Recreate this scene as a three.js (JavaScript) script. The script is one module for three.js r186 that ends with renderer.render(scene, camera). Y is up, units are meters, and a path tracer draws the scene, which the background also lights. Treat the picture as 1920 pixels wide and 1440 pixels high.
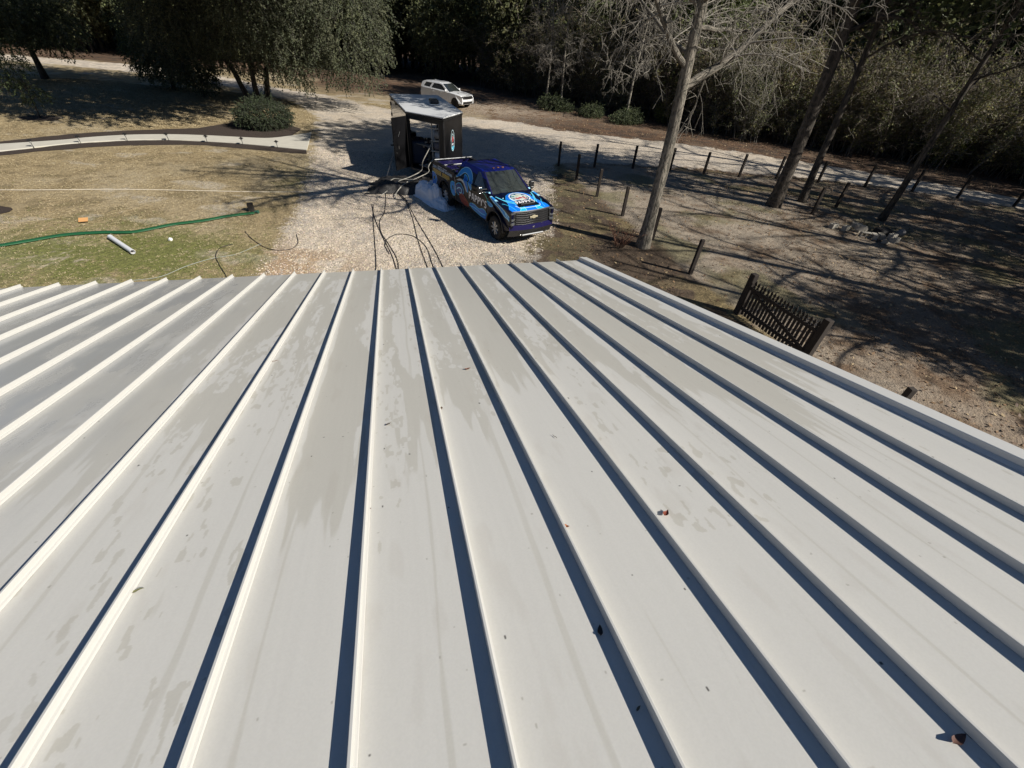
import * as THREE from 'three';
import { mergeGeometries } from 'three/addons/utils/BufferGeometryUtils.js';
import { RoundedBoxGeometry } from 'three/addons/geometries/RoundedBoxGeometry.js';

// ---------------------------------------------------------------- camera, sky, sun, exposure
const scene = new THREE.Scene();
const CAM_H = 6.102;
const camera = new THREE.PerspectiveCamera(84.84, 4 / 3, 0.05, 1200);
camera.position.set(0, CAM_H, 0);
camera.setRotationFromMatrix(new THREE.Matrix4().makeBasis(
  new THREE.Vector3(0.9963982, 0.0646629, -0.0548567),
  new THREE.Vector3(-0.0847971, 0.7598141, -0.6445867),
  new THREE.Vector3(0, 0.6469167, 0.7625607)));
const renderer = new THREE.WebGLRenderer({ antialias: true });
renderer.setSize(1024, 768);
renderer.toneMapping = THREE.LinearToneMapping;
renderer.toneMappingExposure = 1.3;
renderer.shadowMap.enabled = true;

const SUN_AZ = 100, SUN_EL = 38;                       // degrees, azimuth from -z towards +x
const sunDir = new THREE.Vector3(Math.sin(SUN_AZ * Math.PI / 180) * Math.cos(SUN_EL * Math.PI / 180), Math.sin(SUN_EL * Math.PI / 180), -Math.cos(SUN_AZ * Math.PI / 180) * Math.cos(SUN_EL * Math.PI / 180));
const sun = new THREE.DirectionalLight(new THREE.Color(1.0, 0.95, 0.86), 5.1);
sun.position.copy(sunDir).multiplyScalar(120); sun.target.position.set(0, 0, -25);
sun.castShadow = true; sun.shadow.mapSize.set(4096, 4096);
Object.assign(sun.shadow.camera, { left: -70, right: 70, top: 70, bottom: -70, near: 1, far: 300 });
scene.add(sun, sun.target);
{ // clear winter sky: deep blue overhead, paler at the horizon and towards the sun
  const w = 512, h = 256, d = new Float32Array(w * h * 4), v = new THREE.Vector3();
  for (let y = 0; y < h; y++) for (let x = 0; x < w; x++) {
    const el = ((y + 0.5) / h - 0.5) * Math.PI, az = ((x + 0.5) / w - 0.5) * 2 * Math.PI;
    v.set(Math.cos(el) * Math.cos(az), Math.sin(el), Math.cos(el) * Math.sin(az));
    const up = Math.max(0, v.y), t = Math.pow(1 - up, 3.2), cs = Math.max(0, v.dot(sunDir)), g = Math.pow(cs, 6) * 0.14, o = (y * w + x) * 4;
    d[o] = 0.011 + 0.080 * t + g; d[o + 1] = 0.042 + 0.105 * t + g * 0.95; d[o + 2] = 0.115 + 0.112 * t + g * 0.85; d[o + 3] = 1;
    if (v.y < 0) { const k = Math.max(0.15, 1 + v.y * 6); d[o] *= k; d[o + 1] *= k; d[o + 2] *= k; }
  }
  const sky = new THREE.DataTexture(d, w, h, THREE.RGBAFormat, THREE.FloatType);
  sky.mapping = THREE.EquirectangularReflectionMapping; sky.magFilter = THREE.LinearFilter; sky.needsUpdate = true;
  scene.background = sky; scene.environment = sky;
}

// ---------------------------------------------------------------- helpers
function rng(seed) { let a = seed >>> 0; return () => { a = (a + 0x6d2b79f5) | 0; let t = Math.imul(a ^ (a >>> 15), 1 | a); t = (t + Math.imul(t ^ (t >>> 7), 61 | t)) ^ t; return ((t ^ (t >>> 14)) >>> 0) / 4294967296; }; }
const hash2 = (x, y) => { let h = Math.imul(x, 374761393) + Math.imul(y, 668265263) | 0; h = Math.imul(h ^ (h >>> 13), 1274126177); return ((h ^ (h >>> 16)) >>> 0) / 4294967296; };
function vn(x, y) { const xi = Math.floor(x), yi = Math.floor(y), fx = x - xi, fy = y - yi, u = fx * fx * (3 - 2 * fx), v = fy * fy * (3 - 2 * fy); const a = hash2(xi, yi), b = hash2(xi + 1, yi), c = hash2(xi, yi + 1), d = hash2(xi + 1, yi + 1); return a + (b - a) * u + (c - a) * v + (a - b - c + d) * u * v; }
function fbm(x, y, o = 4) { let s = 0, a = 0.5, n = 0; for (let i = 0; i < o; i++) { s += a * vn(x, y); n += a; x = x * 2.03 + 17.1; y = y * 2.03 - 9.7; a *= 0.5; } return s / n; }
const clamp = (x, a = 0, b = 1) => Math.min(b, Math.max(a, x)), sm = (a, b, x) => { const t = clamp((x - a) / (b - a)); return t * t * (3 - 2 * t); };
const lerp = (a, b, t) => a + (b - a) * t, mix3 = (a, b, t) => [lerp(a[0], b[0], t), lerp(a[1], b[1], t), lerp(a[2], b[2], t)];
const toS = (c) => 255 * clamp(c <= 0.0031308 ? c * 12.92 : 1.055 * Math.pow(c, 1 / 2.4) - 0.055);
const V = (x, y, z) => new THREE.Vector3(x, y, z), rad = (d) => d * Math.PI / 180;
const lin = (r, g, b) => new THREE.Color().setRGB(r, g, b);
function mat(r, g, b, rough = 0.8, extra = {}) { const { phys, ...o } = extra; return new (phys ? THREE.MeshPhysicalMaterial : THREE.MeshStandardMaterial)({ color: lin(r, g, b), roughness: rough, metalness: 0, ...o }); }
function dataTex(w, h, fn, srgb = true, repeat = true) {
  const d = new Uint8Array(w * h * 4);
  for (let y = 0; y < h; y++) for (let x = 0; x < w; x++) { const c = fn(x, y), o = (y * w + x) * 4; if (srgb) { d[o] = toS(c[0]); d[o + 1] = toS(c[1]); d[o + 2] = toS(c[2]); } else d[o] = d[o + 1] = d[o + 2] = 255 * clamp(c); d[o + 3] = 255; }
  const t = new THREE.DataTexture(d, w, h); t.magFilter = THREE.LinearFilter; t.minFilter = THREE.LinearMipmapLinearFilter; t.generateMipmaps = true;
  if (srgb) t.colorSpace = THREE.SRGBColorSpace; t.wrapS = t.wrapT = repeat ? THREE.RepeatWrapping : THREE.ClampToEdgeWrapping; t.needsUpdate = true; return t;
}
function canvasTex(w, h, draw) { const c = document.createElement('canvas'); c.width = w; c.height = h; draw(c.getContext('2d'), w, h); const t = new THREE.CanvasTexture(c); t.colorSpace = THREE.SRGBColorSpace; t.wrapS = t.wrapT = THREE.ClampToEdgeWrapping; return t; }
const taken = new Map();
function numbered(n) { const k = taken.get(n) ?? 0; taken.set(n, k + 1); return k ? n + '_' + String(k).padStart(3, '0') : n; }
function shade(o) { o.traverse((m) => { if (m.isMesh) { m.castShadow = m.receiveShadow = true; } }); return o; }
function tag(o, label, category, group, kind) { if (label) o.userData.label = label; if (category) o.userData.category = category; if (group) o.userData.group = group; if (kind) o.userData.kind = kind; return o; }
function thing(name, label, category, p = [0, 0, 0], turn = 0, group) { const o = new THREE.Group(); o.name = numbered(name); o.position.set(...p); o.rotation.y = turn; scene.add(o); return tag(o, label, category, group); }
function part(parent, name, geo, material, label) { const m = new THREE.Mesh(Array.isArray(geo) ? merge(geo) : geo, material); m.name = name; m.castShadow = m.receiveShadow = true; parent.add(m); if (label) m.userData.label = label; return m; }
function solo(name, geo, material, label, category, p = [0, 0, 0], turn = 0, group) { const m = new THREE.Mesh(Array.isArray(geo) ? merge(geo) : geo, material); m.name = numbered(name); m.castShadow = m.receiveShadow = true; m.position.set(...p); m.rotation.y = turn; scene.add(m); return tag(m, label, category, group); }
function structure(name, geo, material) { const m = new THREE.Mesh(geo, material); m.name = name; m.receiveShadow = m.castShadow = true; m.userData.kind = 'structure'; scene.add(m); return m; }
function merge(list) { const l = list.map((g) => { g = g.index ? g.toNonIndexed() : g.clone(); for (const k of Object.keys(g.attributes)) if (!['position', 'normal', 'uv'].includes(k)) g.deleteAttribute(k); g.clearGroups(); return g; }); return mergeGeometries(l); }
function bx(w, h, d, x = 0, y = 0, z = 0, r = 0.01, ry = 0, rx = 0, rz = 0) { const g = r > 0 ? new RoundedBoxGeometry(w, h, d, 1, Math.min(r, w / 2.1, h / 2.1, d / 2.1)) : new THREE.BoxGeometry(w, h, d); if (rx) g.rotateX(rx); if (rz) g.rotateZ(rz); if (ry) g.rotateY(ry); return g.translate(x, y, z); }
function cy(r0, r1, h, x, y, z, seg = 16, axis = 'y') { const g = new THREE.CylinderGeometry(r0, r1, h, seg); if (axis === 'x') g.rotateZ(Math.PI / 2); if (axis === 'z') g.rotateX(Math.PI / 2); return g.translate(x, y, z); }
function bar(a, b, r, seg = 8) { const d = V(...b).sub(V(...a)), L = d.length(), g = new THREE.CylinderGeometry(r, r, L, seg); g.applyQuaternion(new THREE.Quaternion().setFromUnitVectors(V(0, 1, 0), d.normalize())); return g.translate((a[0] + b[0]) / 2, (a[1] + b[1]) / 2, (a[2] + b[2]) / 2); }
function tube(pts, r, seg = 60, sides = 6) { return new THREE.TubeGeometry(new THREE.CatmullRomCurve3(pts.map((p) => V(...p)), false, 'centripetal'), seg, r, sides); }
function shapeOf(pts, holes = []) { const s = new THREE.Shape(pts.map((p) => new THREE.Vector2(...p))); for (const h of holes) s.holes.push(new THREE.Path(h.map((p) => new THREE.Vector2(...p)))); return s; }
function ext(shape, depth, bevel = 0.015, seg = 2) { const g = new THREE.ExtrudeGeometry(shape, { depth: depth - 2 * bevel, bevelEnabled: bevel > 0, bevelSize: bevel, bevelOffset: -bevel, bevelThickness: bevel, bevelSegments: seg, curveSegments: 14 }); return g.translate(0, 0, bevel); }
function bend(g, fn) { const p = g.attributes.position, v = new THREE.Vector3(); for (let i = 0; i < p.count; i++) { v.fromBufferAttribute(p, i); fn(v); p.setXYZ(i, v.x, v.y, v.z); } g.computeVertexNormals(); return g; }
function gridGeo(nu, nv, fn) { const pos = [], uv = [], idx = []; for (let j = 0; j <= nv; j++) for (let i = 0; i <= nu; i++) { pos.push(...fn(i / nu, j / nv)); uv.push(i / nu, j / nv); } for (let j = 0; j < nv; j++) for (let i = 0; i < nu; i++) { const a = j * (nu + 1) + i, b = a + 1, c = a + nu + 1, d = c + 1; idx.push(a, b, d, a, d, c); } const g = new THREE.BufferGeometry(); g.setAttribute('position', new THREE.Float32BufferAttribute(pos, 3)); g.setAttribute('uv', new THREE.Float32BufferAttribute(uv, 2)); g.setIndex(idx); g.computeVertexNormals(); return g; }
// a growing buffer for trees: tapered tubes and leaf blades with vertex colours
class Grow {
  constructor() { this.p = []; this.n = []; this.c = []; this.i = []; this.u = []; }
  tube(pts, radii, sides, col) {
    const base = this.p.length / 3, t = V(0, 0, 0), u = V(0, 0, 0), w = V(0, 0, 0); let run = 0;
    for (let k = 0; k < pts.length; k++) {
      if (k) run += pts[k].distanceTo(pts[k - 1]);
      t.copy(pts[Math.min(k + 1, pts.length - 1)]).sub(pts[Math.max(k - 1, 0)]).normalize();
      u.set(0.31, 0.2, 0.93).cross(t); if (u.lengthSq() < 0.02) u.set(1, 0, 0).cross(t); u.normalize(); w.crossVectors(t, u);
      for (let s = 0; s < sides; s++) { const a = s / sides * 2 * Math.PI, c = Math.cos(a), q = Math.sin(a), nx = u.x * c + w.x * q, ny = u.y * c + w.y * q, nz = u.z * c + w.z * q, r = radii[k]; this.p.push(pts[k].x + nx * r, pts[k].y + ny * r, pts[k].z + nz * r); this.n.push(nx, ny, nz); this.c.push(col[0], col[1], col[2]); this.u.push(Math.abs(s / sides * 2 - 1) * 1.0, run * 0.5); }
    }
    for (let k = 0; k < pts.length - 1; k++) for (let s = 0; s < sides; s++) { const a = base + k * sides + s, b = base + k * sides + (s + 1) % sides, c = a + sides, d = b + sides; this.i.push(a, b, c, b, d, c); }
  }
  leaf(x, y, z, d, s, len, wid, col) { // diamond blade from x,y,z along d with side vector s, slightly cupped
    const b = this.p.length / 3, nx = d.y * s.z - d.z * s.y, ny = d.z * s.x - d.x * s.z, nz = d.x * s.y - d.y * s.x, h = len * 0.5, cup = wid * 0.25;
    this.p.push(x, y, z, x + d.x * h + s.x * wid + nx * cup, y + d.y * h + s.y * wid + ny * cup, z + d.z * h + s.z * wid + nz * cup, x + d.x * len, y + d.y * len, z + d.z * len, x + d.x * h - s.x * wid + nx * cup, y + d.y * h - s.y * wid + ny * cup, z + d.z * h - s.z * wid + nz * cup);
    for (let k = 0; k < 4; k++) { this.n.push(nx, ny, nz); this.c.push(col[0], col[1], col[2]); this.u.push(0.5 + (k & 1) * 0.5, k > 1 ? 1 : 0); }
    this.i.push(b, b + 2, b + 1, b, b + 3, b + 2);
  }
  geo() { const g = new THREE.BufferGeometry(); g.setAttribute('position', new THREE.Float32BufferAttribute(this.p, 3)); g.setAttribute('normal', new THREE.Float32BufferAttribute(this.n, 3)); g.setAttribute('color', new THREE.Float32BufferAttribute(this.c, 3)); g.setAttribute('uv', new THREE.Float32BufferAttribute(this.u, 2)); g.setIndex(this.i); return g; }
}
const rdir = (R) => { const z = R() * 2 - 1, a = R() * 6.2832, q = Math.sqrt(1 - z * z); return V(q * Math.cos(a), z, q * Math.sin(a)); };

// ---------------------------------------------------------------- the ground
const DRIVE = [[-6.9, -5], [-7.61, -10.7], [-7.73, -11.6], [-8.3, -13.8], [-9.1, -17], [-10.5, -21.3], [-12, -25.3], [-13.9, -30.6], [-16.7, -36.9], [-20.7, -42], [-24.1, -44.2], [-30, -47.7], [-39.8, -51], [-48.6, -52.2], [-90, -50], [-90, -56], [-58, -57], [-44, -57.7], [-32.6, -53.3], [-25.4, -49], [-20.5, -47.2], [-15.3, -43.7], [-12.5, -42.1], [-9, -40.5], [-6, -41.5], [-1.9, -41.3], [1.7, -39.2], [5.5, -38.4], [11.6, -37.7], [16.1, -36.2], [21.1, -34.2], [25.4, -32], [30.6, -29], [45, -21], [80, -4], [80, 0], [45, -17.6], [35, -22.6], [28.6, -26.3], [25.5, -28], [22.7, -28.9], [17, -29.7], [10.4, -29.7], [4, -29], [1.5, -27.9], [1.1, -24.5], [1.1, -20.4], [0.98, -17.6], [0.6, -15.7], [0.2, -14.2], [0, -12.8], [0.2, -5]];
const FARX = [[-90, -58], [-63, -60.5], [-48, -64], [-30, -66], [-15, -67], [-5, -63], [6, -54], [15, -45.5], [23, -40.5], [30, -36.5], [45, -28], [90, -10]];
function polySD(P, x, z) { let d = 1e9, inside = false; for (let i = 0, j = P.length - 1; i < P.length; j = i++) { const ax = P[j][0], az = P[j][1], bx_ = P[i][0], bz = P[i][1], ex = bx_ - ax, ez = bz - az, t = clamp(((x - ax) * ex + (z - az) * ez) / (ex * ex + ez * ez)), dx = x - ax - ex * t, dz = z - az - ez * t; d = Math.min(d, dx * dx + dz * dz); if ((az > z) !== (bz > z) && x < ax + (z - az) / (bz - az) * ex) inside = !inside; } return (inside ? -1 : 1) * Math.sqrt(d); }
const SD = { x0: -125, z0: -205, n: 420, m: 380, c: 0.6, d: null };
SD.d = new Float32Array(SD.n * SD.m); for (let j = 0; j < SD.m; j++) for (let i = 0; i < SD.n; i++) SD.d[j * SD.n + i] = polySD(DRIVE, SD.x0 + i * SD.c, SD.z0 + j * SD.c);
function driveSD(x, z) { const u = clamp((x - SD.x0) / SD.c, 0, SD.n - 1.001), v = clamp((z - SD.z0) / SD.c, 0, SD.m - 1.001), i = u | 0, j = v | 0, a = u - i, b = v - j, o = j * SD.n + i, d = SD.d; return lerp(lerp(d[o], d[o + 1], a), lerp(d[o + SD.n], d[o + SD.n + 1], a), b); }
function farZ(x) { for (let i = 1; i < FARX.length; i++) if (x < FARX[i][0]) { const a = FARX[i - 1], b = FARX[i]; return lerp(a[1], b[1], clamp((x - a[0]) / (b[0] - a[0]))); } return -10; }
const BEDS = [[-30.8, -16], [-26.9, -22.4], [-25.5, -25.2], [-23.2, -27.4], [-20.9, -29.2], [-20.3, -31], [-19.5, -33.2], [-17.2, -33], [-15.4, -31.4], [-14.4, -30.8], [-12.6, -26], [-12.3, -25.1], [-15.97, -25.02], [-19.3, -24.8], [-21.1, -24.05], [-22.6, -22.1], [-24.3, -20.1], [-26.9, -14.6]];
const fenceX = (z) => 1.64 + (z + 27.43) * 0.306;
function groundColor(x, z) {
  const n1 = fbm(x * 0.35 + 5, z * 0.35, 3), n2 = fbm(x * 1.7, z * 1.7 + 31, 3), n3 = vn(x * 9, z * 9), g = hash2(Math.round(x * 31.9), Math.round(z * 31.9)), g2 = vn(x * 15 + 3, z * 15);
  // dry lawn to the left
  const green = clamp(1.25 * Math.exp(-(((x + 12.3) / 4.6) ** 2) - ((z + 11.6) / 2.4) ** 2) + 0.7 * Math.exp(-(((x + 9.8) / 1.6) ** 2) - ((z + 22.5) / 3.5) ** 2) + (n2 - 0.62) * 0.7) * sm(0.2, 0.55, n3 * 0.5 + n2 * 0.6);
  let c = mix3([0.325, 0.25, 0.135], [0.39, 0.315, 0.195], sm(0.4, 0.7, n1));
  c = mix3(c, [0.16, 0.115, 0.06], sm(0.45, 0.75, n2) * 0.55);
  c = mix3(c, [0.44, 0.38, 0.29], sm(0.66, 0.74, fbm(x * 0.6 - 8, z * 0.9 + 4, 4)) * 0.8);
  c = mix3(c, [0.165, 0.17, 0.045], clamp(green));
  let lawn = c, k = 0.62 + 0.5 * g + 0.26 * (g2 - 0.5); lawn = [lawn[0] * k, lawn[1] * k, lawn[2] * k];
  // paddock behind the posts: grey sand with leaf litter
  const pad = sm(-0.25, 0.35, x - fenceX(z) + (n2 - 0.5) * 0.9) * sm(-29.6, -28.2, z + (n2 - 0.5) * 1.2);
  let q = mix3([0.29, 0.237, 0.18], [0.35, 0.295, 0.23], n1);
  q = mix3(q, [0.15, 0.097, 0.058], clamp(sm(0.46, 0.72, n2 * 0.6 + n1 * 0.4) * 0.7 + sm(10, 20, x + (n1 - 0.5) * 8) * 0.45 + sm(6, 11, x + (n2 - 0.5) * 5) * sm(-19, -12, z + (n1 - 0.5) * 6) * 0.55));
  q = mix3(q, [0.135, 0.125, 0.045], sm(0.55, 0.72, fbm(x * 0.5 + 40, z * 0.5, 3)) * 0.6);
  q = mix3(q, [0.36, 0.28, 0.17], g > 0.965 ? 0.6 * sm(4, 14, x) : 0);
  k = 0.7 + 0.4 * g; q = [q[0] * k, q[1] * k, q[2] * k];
  // strip between the drive and the posts
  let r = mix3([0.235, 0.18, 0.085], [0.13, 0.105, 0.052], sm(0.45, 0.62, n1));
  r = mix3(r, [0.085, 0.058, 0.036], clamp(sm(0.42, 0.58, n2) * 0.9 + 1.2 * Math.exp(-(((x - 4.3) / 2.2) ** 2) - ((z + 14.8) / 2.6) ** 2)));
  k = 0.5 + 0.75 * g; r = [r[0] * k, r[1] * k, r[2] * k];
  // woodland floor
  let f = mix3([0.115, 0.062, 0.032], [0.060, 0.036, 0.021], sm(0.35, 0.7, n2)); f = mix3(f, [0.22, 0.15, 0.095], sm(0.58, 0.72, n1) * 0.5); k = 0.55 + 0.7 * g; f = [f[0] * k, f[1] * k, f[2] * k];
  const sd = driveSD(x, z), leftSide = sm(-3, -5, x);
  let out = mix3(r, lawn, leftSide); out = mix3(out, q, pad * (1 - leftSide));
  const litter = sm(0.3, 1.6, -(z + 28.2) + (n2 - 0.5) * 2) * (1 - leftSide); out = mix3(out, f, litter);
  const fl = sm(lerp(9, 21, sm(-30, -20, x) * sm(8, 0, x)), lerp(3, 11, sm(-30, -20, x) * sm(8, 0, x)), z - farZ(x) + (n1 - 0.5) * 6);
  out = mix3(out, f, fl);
  // sandy clearing by the parked car
  const sand = Math.exp(-(((x + 5) / 7) ** 2) - ((z + 47) / 4.5) ** 2); out = mix3(out, [0.34 * k, 0.27 * k, 0.2 * k], clamp(sand * 1.2 * sm(0.3, 0.6, n2 + 0.1)));
  // gravel
  const dr = clamp((-sd + (n2 - 0.5) * 1.3 + (n3 - 0.5) * 0.5) / 0.45 + 0.4);
  let d = mix3([0.50, 0.42, 0.325], [0.60, 0.525, 0.43], n1); d = mix3(d, [0.40, 0.36, 0.315], sm(0.45, 0.68, n2) * 0.6);
  d = mix3(d, [0.40, 0.27, 0.155], 0.85 * clamp(Math.exp(-(((x + 7.3) / 2.3) ** 2) - ((z + 12) / 1.5) ** 2) * 1.2) * sm(0.25, 0.55, n2));
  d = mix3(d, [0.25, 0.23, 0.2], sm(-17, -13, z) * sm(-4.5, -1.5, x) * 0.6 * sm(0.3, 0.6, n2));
  k = 0.66 + 0.55 * g + 0.3 * (g2 - 0.5); if (g > 0.955) k *= 0.5; d = [d[0] * k, d[1] * k, d[2] * k];
  return mix3(out, d, dr);
}
const NEAR = { x0: -28, x1: 36, z0: -58, z1: 6 }, FARR = { x0: -120, x1: 120, z0: -200, z1: 40 };
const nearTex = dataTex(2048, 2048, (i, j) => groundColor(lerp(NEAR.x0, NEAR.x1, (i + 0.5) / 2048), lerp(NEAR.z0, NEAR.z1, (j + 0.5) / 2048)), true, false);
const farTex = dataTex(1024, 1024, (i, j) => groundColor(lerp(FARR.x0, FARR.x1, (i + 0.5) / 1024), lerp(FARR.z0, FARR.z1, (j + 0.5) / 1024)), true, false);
const bumpTex = dataTex(512, 512, (i, j) => { const w = (f) => { let s = 0; s = vn(i * f, j * f); return s; }; return 0.5 * w(0.07) + 0.3 * w(0.21) + 0.35 * hash2(i >> 1, j >> 1); }, false);
const groundMat = (t, R) => { const b = bumpTex.clone(); b.repeat.set((R.x1 - R.x0) / 6, (R.z1 - R.z0) / 6); b.needsUpdate = true; return new THREE.MeshStandardMaterial({ map: t, bumpMap: b, bumpScale: 0.035, roughness: 0.95 }); };
const nearMat = groundMat(nearTex, NEAR), farMat = groundMat(farTex, FARR);
function flat(rects, y) { // rects: [x0,x1,z0,z1, region, material index]
  const pos = [], uv = [], nor = [], g = new THREE.BufferGeometry(); let at = 0;
  for (const [x0, x1, z0, z1, R, mi] of rects) {
    for (const [x, z] of [[x0, z0], [x0, z1], [x1, z1], [x0, z0], [x1, z1], [x1, z0]]) { pos.push(x, y, z); nor.push(0, 1, 0); uv.push((x - R.x0) / (R.x1 - R.x0), (z - R.z0) / (R.z1 - R.z0)); }
    g.addGroup(at, 6, mi); at += 6;
  }
  g.setAttribute('position', new THREE.Float32BufferAttribute(pos, 3)); g.setAttribute('normal', new THREE.Float32BufferAttribute(nor, 3)); g.setAttribute('uv', new THREE.Float32BufferAttribute(uv, 2)); return g;
}
structure('ground', flat([[NEAR.x0, NEAR.x1, NEAR.z0, NEAR.z1, NEAR, 0], [-500, NEAR.x0, -500, 300, FARR, 1], [NEAR.x1, 500, -500, 300, FARR, 1], [NEAR.x0, NEAR.x1, -500, NEAR.z0, FARR, 1], [NEAR.x0, NEAR.x1, NEAR.z1, 300, FARR, 1]], 0), [nearMat, farMat]);
function dense(P, step, amp, seed) { const out = []; for (let i = 0; i < P.length; i++) { const a = P[i], b = P[(i + 1) % P.length], L = Math.hypot(b[0] - a[0], b[1] - a[1]), n = Math.max(1, Math.round(L / step)), nx = -(b[1] - a[1]) / L, nz = (b[0] - a[0]) / L; for (let k = 0; k < n; k++) { const x = lerp(a[0], b[0], k / n), z = lerp(a[1], b[1], k / n), w = (fbm(x * 0.9 + seed, z * 0.9, 3) - 0.5) * 2 * amp; out.push([x + nx * w, z + nz * w]); } } return out; }
function clipX(P, lim, sign) { const out = []; for (let i = 0; i < P.length; i++) { const a = P[i], b = P[(i + 1) % P.length], ia = (a[0] - lim) * sign > 0, ib = (b[0] - lim) * sign > 0; if (ia) out.push(a); if (ia !== ib) { const t = (lim - a[0]) / (b[0] - a[0]); out.push([lim, lerp(a[1], b[1], t)]); } } return out; }
function sheet(P, y, R) { const g = new THREE.ShapeGeometry(shapeOf(P.map(([x, z]) => [x, -z]))); g.rotateX(-Math.PI / 2).translate(0, y, 0); const p = g.attributes.position, u = g.attributes.uv; for (let i = 0; i < p.count; i++) u.setXY(i, (p.getX(i) - R.x0) / (R.x1 - R.x0), (p.getZ(i) - R.z0) / (R.z1 - R.z0)); return g; }
const DRD = dense(DRIVE, 0.3, 0.55, 3);
structure('gravel_driveway', sheet(clipX(clipX(DRD, NEAR.x0, 1), NEAR.x1, -1), 0.004, NEAR), nearMat);
structure('gravel_road', sheet(clipX(DRD, NEAR.x0, -1), 0.004, FARR), farMat);
{ // curved concrete walkway with bark mulch on both sides
  const up = [[-31, -16], [-28.2, -20], [-24.83, -23.54], [-24.01, -24.75], [-22.81, -25.95], [-21.07, -26.88], [-19.18, -27.39], [-17.20, -27.69], [-15.84, -28.03], [-15.02, -29.13], [-14.34, -30.59]], lo = [[-29, -14.8], [-25.12, -20.99], [-24.50, -22.12], [-23.50, -23.62], [-21.99, -24.88], [-20.29, -25.74], [-18.39, -26.09], [-16.41, -26.25], [-14.43, -26.18], [-12.72, -26.08]];
  const spl = (P, n) => new THREE.SplineCurve(P.map((p) => new THREE.Vector2(...p))).getPoints(n).map((v) => [v.x, v.y]);
  const U = spl(up, 60), L = spl(lo, 60), con = dataTex(512, 512, (i, j) => { const k = 0.86 + 0.18 * fbm(i * 0.02, j * 0.02, 4) + 0.1 * hash2(i, j); return [0.50 * k, 0.475 * k, 0.41 * k]; });
  const g = new THREE.ExtrudeGeometry(shapeOf([...U, ...L.slice().reverse()].map(([x, z]) => [x, -z])), { depth: 0.06, bevelEnabled: true, bevelSize: 0.015, bevelThickness: 0.01, bevelSegments: 1 }); g.rotateX(-Math.PI / 2).translate(0, -0.02, 0);
  const u = g.attributes.uv, p = g.attributes.position; for (let i = 0; i < u.count; i++) u.setXY(i, p.getX(i) / 3, p.getZ(i) / 3);
  structure('concrete_walkway', g, new THREE.MeshStandardMaterial({ map: con, roughness: 0.9 }));
  const bark = dataTex(512, 512, (i, j) => { const k = 0.35 + 1.0 * hash2(i >> 1, j) * vn(i * 0.2, j * 0.33); return [0.075 * k, 0.05 * k, 0.036 * k]; });
  const bm = new THREE.MeshStandardMaterial({ map: bark, bumpMap: bumpTex, bumpScale: 0.03, roughness: 1 });
  const bed = (P, y, n) => { const q = sheet(dense(P, 0.25, 0.16, 9), y, { x0: 0, x1: 1.4, z0: 0, z1: 1.4 }); structure(n, q, bm); };
  bed([...L.slice(6), [-12.38, -25.26], [-13.97, -25.18], [-15.89, -25.25], [-17.91, -25.27], [-19.64, -24.75], [-21.32, -23.95], [-22.75, -22.70], [-23.90, -21.42], [-24.57, -20.39], [-27.6, -14.6]], 0.011, 'mulch_bed');
  bed([...U.slice(0, 55), [-15.4, -31.4], [-17.2, -33], [-19.5, -33.2], [-20.3, -31], [-20.9, -29.2], [-23.2, -27.4], [-25.5, -25.2], [-26.9, -22.4], [-30.8, -16]], 0.013, 'mulch_bed_001');
  const ring = (x, z, rx, rz, n) => structure(n, sheet(dense([...Array(16)].map((_, i) => [x + rx * Math.cos(i / 8 * Math.PI), z + rz * Math.sin(i / 8 * Math.PI)]), 0.2, 0.18, x), 0.015, { x0: 0, x1: 1.4, z0: 0, z1: 1.4 }), bm);
  ring(-29.9, -28.3, 1.1, 0.8, 'mulch_ring'); ring(-18.9, -14.2, 0.75, 0.5, 'mulch_ring_001');
}

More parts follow.
